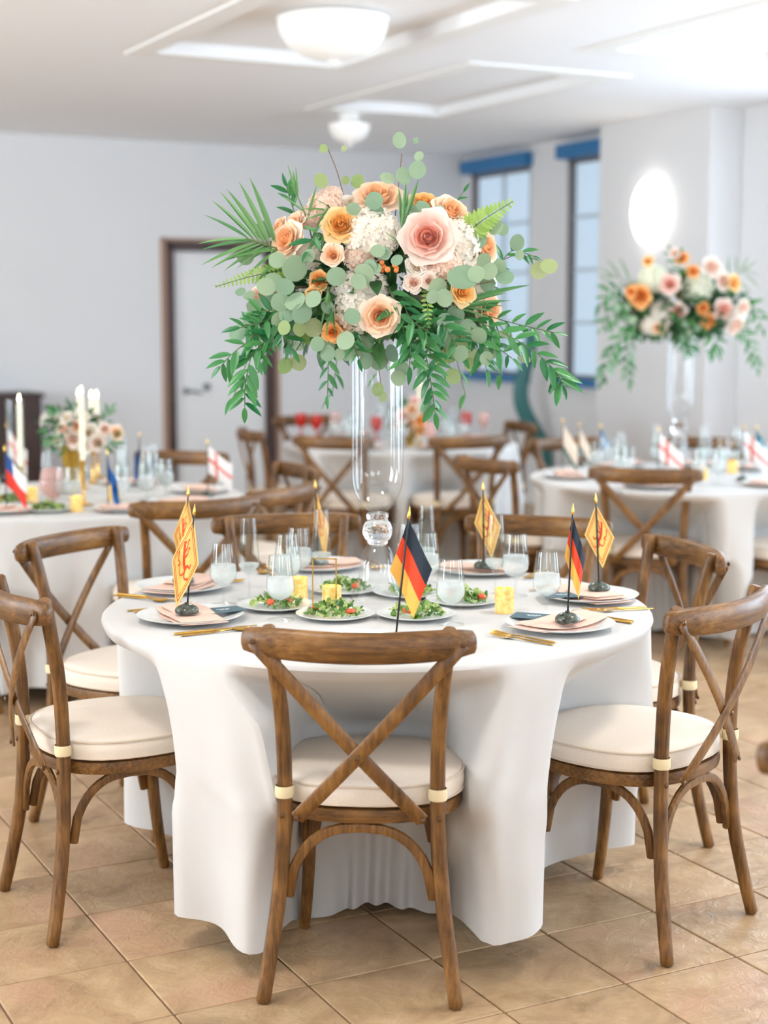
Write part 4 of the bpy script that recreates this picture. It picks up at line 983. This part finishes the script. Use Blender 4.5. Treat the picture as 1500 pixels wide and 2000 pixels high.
# ruscus trails
b.ruscus([(600,600,-.12),(540,650,-.2),(495,690,-.22),(480,745,-.22),(478,795,-.20)],20,50,1)
b.ruscus([(580,600,-.1),(520,640,-.2),(455,690,-.22),(432,715,-.22)],12,46,2)
b.ruscus([(570,590,-.12),(520,625,-.2),(470,640,-.22)],11,44,3,spread=60)
b.ruscus([(880,610,-.12),(960,640,-.2),(1035,680,-.22),(1085,725,-.22),(1098,752,-.2)],22,48,4)
b.ruscus([(900,600,-.12),(980,625,-.18),(1040,640,-.2),(1085,650,-.2)],13,42,5)
b.ruscus([(800,620,-.14),(830,690,-.22),(842,750,-.22),(850,805,-.2)],18,46,6)
b.ruscus([(780,620,-.14),(800,660,-.24),(800,715,-.24)],12,46,7,spread=60)
b.ruscus([(830,600,-.16),(870,640,-.24),(900,690,-.22)],12,46,8,spread=60)
b.ruscus([(650,640,-.1),(642,700,-.16),(640,770,-.14)],10,34,9)
b.ruscus([(860,590,-.14),(930,650,-.2),(950,720,-.2)],12,44,10)
b.ruscus([(600,480,-.06),(570,400,-.1),(560,365,-.1)],9,40,11)
b.ruscus([(640,470,-.12),(620,455,-.2),(600,490,-.22)],8,42,12,spread=60)
b.ruscus([(900,540,-.1),(960,530,-.14),(1000,490,-.14),(1040,500,-.14)],11,34,13)
b.ruscus([(780,560,-.2),(800,620,-.26),(840,650,-.26)],11,46,14,spread=65)
b.ruscus([(560,560,-.12),(540,620,-.2),(570,680,-.2)],11,44,15,spread=60)
b.ruscus([(760,560,-.2),(775,600,-.27),(790,650,-.25)],8,46,16,spread=65)
b.ruscus([(900,500,-.05),(870,430,-.06),(905,375,-.06)],7,28,17)
b.ruscus([(560,600,-.12),(510,640,-.2),(505,700,-.2)],12,44,18,spread=60)
b.ruscus([(700,610,-.15),(690,660,-.2),(700,700,-.2)],9,34,19,spread=60)
b.ruscus([(860,620,-.15),(830,660,-.24),(860,720,-.22)],12,44,20,spread=60)
b.ruscus([(910,610,-.12),(950,660,-.2),(1000,700,-.2)],11,40,21,spread=55)
b.ruscus([(620,560,-.1),(560,600,-.2),(500,610,-.2)],11,42,22,spread=60)
E_([(560,580,-.1),(540,600,-.2)],[(520,560,34,160),(530,590,36,200),(510,625,34,210),(545,625,32,250),(500,655,30,220)],False,22)
E_([(700,640,-.1),(690,670,-.18)],[(680,690,28,250),(698,680,30,290),(715,705,30,260),(650,672,30,230)],False,23)
E_([(880,600,-.1),(900,620,-.2)],[(890,615,34,290),(915,640,34,310),(935,655,32,300),(875,660,34,260),(900,690,30,280)],False,24)
# palms, grasses, ferns
b.frond([(640,500,-.05),(560,490,-.14),(480,465,-.16)],[(.95,398,420,-.16),(.9,392,490,-.16),(.85,395,520,-.18),(.8,415,525,-.18),(.75,440,530,-.18),(.68,465,525,-.18),(.6,480,545,-.18),(.5,500,555,-.18),
        (.88,412,390,-.14),(.82,428,372,-.14),(.7,465,350,-.12),(.62,487,342,-.12),(.75,440,365,-.12),(.95,384,478,-.14),(.66,430,515,-.18),(.55,455,505,-.2)],1)
b.frond([(620,520,-.06),(600,430,-.14),(570,360,-.14)],[(.9,562,318,-.14),(.8,578,325,-.14),(.85,572,330,-.12),(.6,545,380,-.14),(.5,620,360,-.14)],2)
b.frond([(850,600,-.15),(900,600,-.22)],[(.6,1040,560,-.16),(.7,990,575,-.2),(.8,985,600,-.2),(.7,970,612,-.2),(.6,960,625,-.2),(.9,1000,590,-.2)],3,'palm_frond')
b.frond([(790,520,-.15),(785,440,-.22)],[(.8,780,360,-.16),(.9,795,350,-.16),(.7,800,370,-.18),(.9,822,345,-.14),(.6,770,470,-.24),(.5,810,480,-.26),(.4,760,455,-.26)],4)
b.frond([(650,600,-.15),(640,560,-.24)],[(.9,628,640,-.24),(.8,640,655,-.24),(.7,655,650,-.24),(.8,612,560,-.24),(.6,612,600,-.24)],5)
b.frond([(660,430,-.1),(640,400,-.16)],[(.5,600,430,-.2),(.7,620,390,-.2),(.6,590,410,-.18),(.9,612,470,-.22),(.8,628,490,-.22)],6)
b.fern([(870,500,-.1),(930,440,-.16),(1002,393,-.16)],20,44,1); b.fern([(560,525,-.1),(490,540,-.18),(420,560,-.18)],18,22,2); b.fern([(840,560,-.2),(835,600,-.28),(838,640,-.28)],10,18,3)
# greenery reaching round the back
for i in range(9):
    th=radians(15+150*i/8); x1,y1=cos(th),sin(th)
    pts=[V3(x1*.12,y1*.1,.80),V3(x1*.3,y1*.26,.80-.02*(i%2)),V3(x1*.42,y1*.36,.68-.06*(i%3))]
    rnd=random.Random(i+70); o=part('ruscus_branch',sweep(catmull(pts,4),(.0014,.0014),(0,0,1),5),M_GSTEM,b.t); cp=catmull(pts,4)
    for q in range(2,len(cp)):
        T=(cp[q]-cp[q-1]).normalized(); sd=T.cross(V3(0,0,1)).normalized()*(1 if q%2 else -1)
        link('leaf',ME_RUS if i%3 else ME_EUC[0],o,frame(cp[q],T+sd*.9+V3(0,0,-.2),V3(0,0,1)) @ Matrix.Scale(.06 if i%3 else .04,4))

# ------------------------------------------------------------------ right rear table
RV=P(1325,908); tall_vase(*RV,'tall clear glass vase on the right rear table, softly blurred')
c=Bouquet('peach and white flower arrangement on the tall vase at the right rear',(RV[0],RV[1],TT))
c.filler((0,.02,.82),(.34,.24,.17),620,21,(.06,.11),low=-.8)
part('foam_ball',sphere(.10,14,8,(0,0,.78),(1.4,1.3,.7)),M_FILL,c.t)
for px,py,r,kd in ((1276,544,27,'green'),(1363,566,29,'green'),(1293,614,24,'white'),(1270,634,19,'white'),(1433,619,22,'white')): c.hyd(px,py,r,kd,-.16)
for px,py,r,col in ((1308,555,18,'pink'),(1251,580,20,'orange'),(1391,521,18,'blush'),(1413,549,16,'blush'),(1434,552,15,'apricot'),(1413,605,19,'pink'),(1452,602,15,'blush'),(1437,636,18,'blush'),(1384,628,15,'orange'),(1373,602,12,'orange'),(1353,530,12,'orange'),(1332,504,12,'orange'),(1266,510,10,'apricot'),(1287,642,13,'peach'),(1324,608,15,'pink'),(1232,570,11,'orange'),(1318,494,10,'blush')):
    c.rose(px,py,r,col,-.20,((px-1345)/130,-1,(570-py)/120),True)
rb=random.Random(31)
for i in range(7):
    th=radians(20+20*i); d=V3(cos(th),sin(th),rb.uniform(-.1,.6)).normalized(); rose(c.t,axis_frame(V3(d.x*.26,d.y*.2,.83+d.z*.14),d,i) @ Matrix.Scale(.035,4),rb.choice(['peach','blush','apricot']),200+i,True)
c.ruscus([(1260,620,-.15),(1215,655,-.2),(1190,700,-.2),(1176,740,-.18)],14,30,31); c.ruscus([(1240,590,-.15),(1200,610,-.2),(1175,640,-.2)],10,28,32,spread=60); c.ruscus([(1250,630,-.15),(1225,690,-.2),(1228,745,-.18)],12,28,33)
c.ruscus([(1420,630,-.15),(1460,660,-.2),(1478,715,-.2)],14,28,34); c.ruscus([(1380,640,-.15),(1400,670,-.2),(1395,690,-.2)],9,28,35,spread=60); c.ruscus([(1330,640,-.15),(1345,670,-.2),(1350,685,-.2)],9,28,36,spread=60)
c.ruscus([(1220,560,-.12),(1190,570,-.18),(1172,600,-.18)],9,28,37,spread=60); c.ruscus([(1440,590,-.12),(1470,600,-.18),(1488,640,-.18)],9,28,38,spread=60); c.ruscus([(1330,560,-.14),(1325,520,-.2),(1312,492,-.18)],8,26,39)
c.frond([(1300,570,-.08),(1230,550,-.14),(1190,535,-.14)],[(.9,1168,520,-.14),(.8,1172,545,-.14),(.7,1185,505,-.14),(.9,1165,538,-.14),(.6,1200,565,-.16),(.5,1210,500,-.12)],11)
c.frond([(1380,570,-.08),(1430,540,-.14),(1462,525,-.14)],[(.9,1485,540,-.14),(.8,1480,510,-.14),(.7,1465,500,-.14),(.6,1440,498,-.14),(.8,1485,565,-.14),(.5,1470,575,-.16),(.4,1425,500,-.14)],12)
c.euc([(1260,600,-.1),(1215,615,-.2)],[(1205,600,17,150),(1220,620,18,200),(1200,632,17,200),(1215,645,16,250),(1235,625,17,250),(1225,600,16,120)],False,41); c.euc([(1350,640,-.1),(1360,650,-.2)],[(1345,650,16,250),(1362,640,16,290),(1340,632,15,200),(1335,660,15,260)],False,42)
def spots(center,n,r0,r1,seed):
    rnd=random.Random(seed); out=[]
    while len(out)<n:
        a=rnd.uniform(0,6.28); r=rnd.uniform(r0,r1); p=(center[0]+r*cos(a),center[1]+r*sin(a))
        if all((p[0]-q[0])**2+(p[1]-q[1])**2>.10**2 for q in out): out.append(p)
    return out
SET_TXT={'left rear table':['near the chair behind the yellow flags','at its side nearest the tall vase','at its far right side','on its far side by the door frame','at its near left side'],
         'right rear table':['at its left side','before the chair with the X back','at the near right picture edge','on its far side behind the vase','at the far right picture edge','on its far side below the windows'],
         'farthest table':['on the side of the door','left of the tall vase','right of the tall vase','below the first window','behind the red goblets']}
def settings(T,chairs,where):
    for (x,y,a,_),st in zip(chairs,SET_TXT[where]):
        d=V3(x-T[0],y-T[1],0).normalized(); px,py=T[0]+d.x*.56,T[1]+d.y*.56; r=atan2(-d.y,-d.x)-pi/2; w=' of the '+where+' '+st
        one('dinner_plate',plate_me,None,'white dinner plate'+w,'plate',(px,py,TT),r,'plates on the rear tables')
        one('napkin',nap_me[1],None,'blush napkin'+w,'napkin',(px,py,TT),r,'napkins on the rear tables')
        ox,oy=-d.y,d.x
        if ox<0: ox,oy=-ox,-oy
        wine(T[0]+d.x*.36+ox*.17,T[1]+d.y*.36+oy*.17,'right-hand goblet'+w,'goblets on the rear tables')
        flute(T[0]+d.x*.33+ox*.07,T[1]+d.y*.33+oy*.07,'champagne flute'+w,'flutes on the rear tables')
        wine(T[0]+d.x*.38-ox*.17,T[1]+d.y*.38-oy*.17,'left-hand goblet'+w,'goblets on the rear tables')
settings(RT,BGC['RT'],'right rear table'); settings(LT,BGC['LT'],'left rear table'); settings(FT,BGC['FT'],'farthest table')
kw=dict(coarse=True)
table_flag(*P(1172,905),TT,'skyblue','small blue and white flag on the right rear table below the windows',0,(0,0),H=.19,hh=.09,L=.10,phi=60,psi=-20,**kw)
table_flag(*P(1284,946),TT,'cross','white flag with red lines left of the blurred tall vase',0,(0,0),H=.25,hh=.12,L=.17,phi=45,psi=-10,**kw)
table_flag(*P(1450,940),TT,'cross','white flag with red lines near the right picture edge',0,(0,0),H=.25,hh=.12,L=.17,phi=45,psi=-10,**kw)
table_flag(*P(1098,928),TT,'peach','pale peach flag with a green stripe on the right rear table',0,(0,0),H=.26,hh=.13,L=.15,phi=60,psi=-10,**kw)
table_flag(*P(1130,912),TT,'peach','smaller pale peach flag right of the larger peach one',0,(0,0),H=.21,hh=.11,L=.13,phi=62,psi=-10,**kw)
table_flag(*P(1476,900),TT,'teal','teal flag at the right picture edge on the rear table',0,(0,0),H=.17,hh=.08,L=.10,phi=60,psi=10,**kw)
votive(*P(1372,938),'small glowing votive candle right of the chair rail at right rear'); votive(*P(1430,925),'small glowing votive candle near the right picture edge')

# ------------------------------------------------------------------ left rear table
def taper(x,y,h_hold,h_candle,label,group='taper candles'):
    t=thing('taper_candle',label,'candle',(x,y,TT),0,group)
    part('holder',lathe([(.036,0),(.036,.004),(.012,.010),(.006,.02),(.006,h_hold-.03),(.010,h_hold-.022),(.014,h_hold),(1e-4,h_hold)],18,False),M_GOLD,t)
    part('candle',lathe([(.0115,h_hold-.01),(.0108,h_hold+h_candle-.004),(.006,h_hold+h_candle),(1e-4,h_hold+h_candle)],14,False),M_WAX,t)
    part('flame',lathe([(1e-4,h_hold+h_candle+.003),(.0055,h_hold+h_candle+.013),(.005,h_hold+h_candle+.022),(1e-4,h_hold+h_candle+.042)],10,False),M_FLAME,t); return t
taper(*P(164,988),.19,.27,'lit ivory taper candle in front of the gold vase')
taper(*P(43,980),.15,.27,'lit ivory taper candle near the left picture edge')
taper(*P(158,955),.17,.25,'lit taper candle hidden mostly behind the gold vase'); taper(*P(182,945),.16,.24,'lit taper candle just right of the gold vase flowers'); taper(*P(192,935),.15,.24,'farthest lit taper candle behind the gold vase flowers')
x,y=P(34,985); one('hurricane_glass',lathe([(.035,0),(.036,.004),(.036,.44),(.0345,.44),(.0345,.006),(1e-4,.005)],28,False),M_GLASS,'clear glass cylinder beside the taper at the left edge','glass',(x,y,TT))
x,y=P(140,965); t=thing('gold_vase','gold flared vase with pale flowers on the left rear table','vase',(x,y,TT))
part('vase_body',lathe([(.030,0),(.034,.006),(.020,.020),(.016,.035),(.024,.06),(.034,.12),(.046,.20),(.050,.225),(.047,.225),(.032,.12),(1e-4,.05)],30,False),M_GOLD2,t)
g=Bouquet('low blush and white flower arrangement in the gold vase',(x,y,TT))
g.filler((0,0,.30),(.15,.13,.09),130,41,(.04,.06))
for px,py,r,col in ((125,838,16,'blush'),(150,828,17,'peach'),(142,860,15,'blush'),(175,845,17,'cream'),(110,860,12,'cream'),(190,865,15,'blush'),(160,815,13,'cream'),(205,838,12,'blush'),(130,815,11,'cream'),(168,872,14,'cream'),(228,846,14,'peach')):
    g.rose(px,py,r,col,-.09,((px-155)/60,-1,(850-py)/50),True)
rb=random.Random(77)
for i in range(6):
    th=radians(20+28*i); d=V3(cos(th),sin(th),.4).normalized(); rose(g.t,axis_frame(V3(d.x*.12,d.y*.1,.30+d.z*.07),d,i) @ Matrix.Scale(.032,4),rb.choice(['cream','blush']),300+i,True)
g.ruscus([(140,880,-.06),(110,870,-.1),(92,850,-.1)],8,24,51,spread=60); g.ruscus([(180,880,-.06),(210,870,-.1),(222,865,-.1),(228,850,-.1)],9,22,52); g.ruscus([(190,850,-.06),(205,815,-.08),(215,800,-.08)],7,22,53); g.ruscus([(120,850,-.05),(105,820,-.08),(100,805,-.08)],7,22,54)
table_flag(*P(13,1003),TT,'star','white red and blue flag at the left picture edge',0,(0,0),H=.25,hh=.13,L=.15,phi=50,psi=-15,**kw)
table_flag(*P(212,1000),TT,'blue','drooping blue flag in front on the left rear table',0,(0,0),H=.23,hh=.09,L=.15,phi=74,psi=-10,amp=.02,k=2.2,**kw)
table_flag(*P(274,950),TT,'blue','drooping blue flag farther back on the left rear table',0,(0,0),H=.23,hh=.11,L=.14,phi=80,psi=160,amp=.012,k=2,**kw)
table_flag(*P(406,970),TT,'cross','white flag with red lines at the right side of the left rear table',0,(0,0),H=.23,hh=.12,L=.15,phi=40,psi=-10,**kw)
table_flag(*P(16,935),TT,'cross','white flag with red lines behind the glass cylinder at the left edge',0,(0,0),H=.25,hh=.13,L=.16,phi=50,psi=-10,**kw)
x,y=P(104,992); t=thing('pink_goblet','large pale pink goblet before the gold vase','glass',(x,y,TT))
part('goblet',lathe([(.035,0),(.035,.002),(.006,.010),(.005,.03),(.03,.045),(.055,.075),(.056,.10),(.045,.15),(.036,.165),(.0345,.165),(.054,.10),(.028,.048),(1e-4,.036)],26,False),M_PINKG,t)
salad(*P(95,1000),'blurred green salad at the near side of the left rear table',.5,11,.065); salad(*P(20,985),'blurred green salad under the flag at the left picture edge',.5,12,.065)
votive(*P(62,982),'gold votive candle at the left edge of the left rear table'); votive(*P(150,1000),'gold votive candle below the gold vase'); votive(*P(222,978),'gold votive candle right of the front blue flag')

# ------------------------------------------------------------------ farthest table
GOB=[(.034,0),(.034,.002),(.006,.010),(.005,.05),(.020,.062),(.036,.085),(.038,.11),(.034,.15),(.0325,.15),(.036,.11),(.018,.064),(1e-4,.055)]
for px,py,l in ((588,852,'red goblet left of the pair beyond the chairs'),(618,856,'red goblet right of the pair beyond the chairs'),(735,860,'red goblet seen through the tall vase'),(910,850,'red goblet in front of the first window')):
    t=thing('red_goblet',l,'glass',(*P(px,py),TT),0,'red goblets'); part('goblet',lathe(GOB,22,False),M_RED,t)
for px,py,l in ((655,850,'pink goblet between the door frame and the tall vase'),(945,850,'pink goblet below the first window'),(840,875,'pink goblet right of the tall vase on the farthest table')):
    t=thing('pink_goblet',l,'glass',(*P(px,py),TT),0,'pink goblets'); part('goblet',lathe(GOB,22,False),M_PINKG,t)
taper(*P(818,868),.16,.21,'lit taper candle shining beyond the right side of the tall vase')
x,y=P(800,872); t=thing('gold_bowl_vase','small gold vase with orange flowers on the farthest table','vase',(x,y,TT)); part('vase_body',lathe([(.03,0),(.03,.01),(.022,.02),(.04,.06),(.05,.10),(.047,.10),(1e-4,.03)],24,False),M_GOLD2,t)
h=Bouquet('orange and pink flower arrangement in the gold vase on the farthest table',(x,y,TT))
h.filler((0,0,.19),(.14,.12,.09),80,61,(.04,.07))
for px,py,r,col in ((785,812,12,'pink'),(805,800,12,'peach'),(822,822,11,'orange'),(800,828,12,'peach'),(775,832,10,'blush'),(820,842,10,'apricot'),(790,846,9,'orange'),(810,782,9,'pink')): h.rose(px,py,r,col,-.08,((px-800)/40,-1,(820-py)/40),True)
h.ruscus([(800,850,-.03),(790,800,-.06),(780,775,-.06)],7,18,71); h.ruscus([(805,850,-.03),(825,810,-.06),(835,790,-.06)],7,18,72)

# ------------------------------------------------------------------ against the walls
x,y=uv(2.62,V1-.26); t=thing('sideboard','dark wooden sideboard against the far wall at the left picture edge','cabinet',(x,y,0),ROOM)
part('body',bbox(-.54,.54,-.22,.22,.10,.95,.008),M_DARK,t,False); part('top',bbox(-.56,.56,-.24,.24,.95,.985,.008),M_DARK,t,False)
for sx in (-1,1):
    d_=part('door',bbox(sx*.265-.25,sx*.265+.25,-.238,-.222,.15,.90,.006),M_DARK,t,False); part('knob',sphere(.014,10,6,(sx*.05,-.25,.55)),M_GOLD,d_)
    for sy in (-1,1): part('leg',bbox(sx*.49-.03,sx*.49+.03,sy*.18-.03,sy*.18+.03,0,.10,.004),M_DARK,t,False)
x,y=uv(6.92,10.72)
S=catmull([(0,.02,1.45),(-.01,.0,1.25),(-.07,-.02,1.05),(-.08,-.03,.9),(-.03,-.03,.75),(.06,-.02,.6),(.12,-.01,.45),(.14,0,.2),(.14,0,.02)],5)
t=thing('teal_drape','dark teal curved fabric drape hanging below the two windows','drape',(x,y,0))
part('fabric',sweep(S,lambda q:(.045+.02*sin(pi*q),.014),(1,0,0),10,2.2),M_TEAL,t)
part('hook',sweep([(0,.02,1.45),(.01,.08,1.47),(.1,.18,1.47)],(.006,.006),(0,0,1),6),M_STEEL,t)
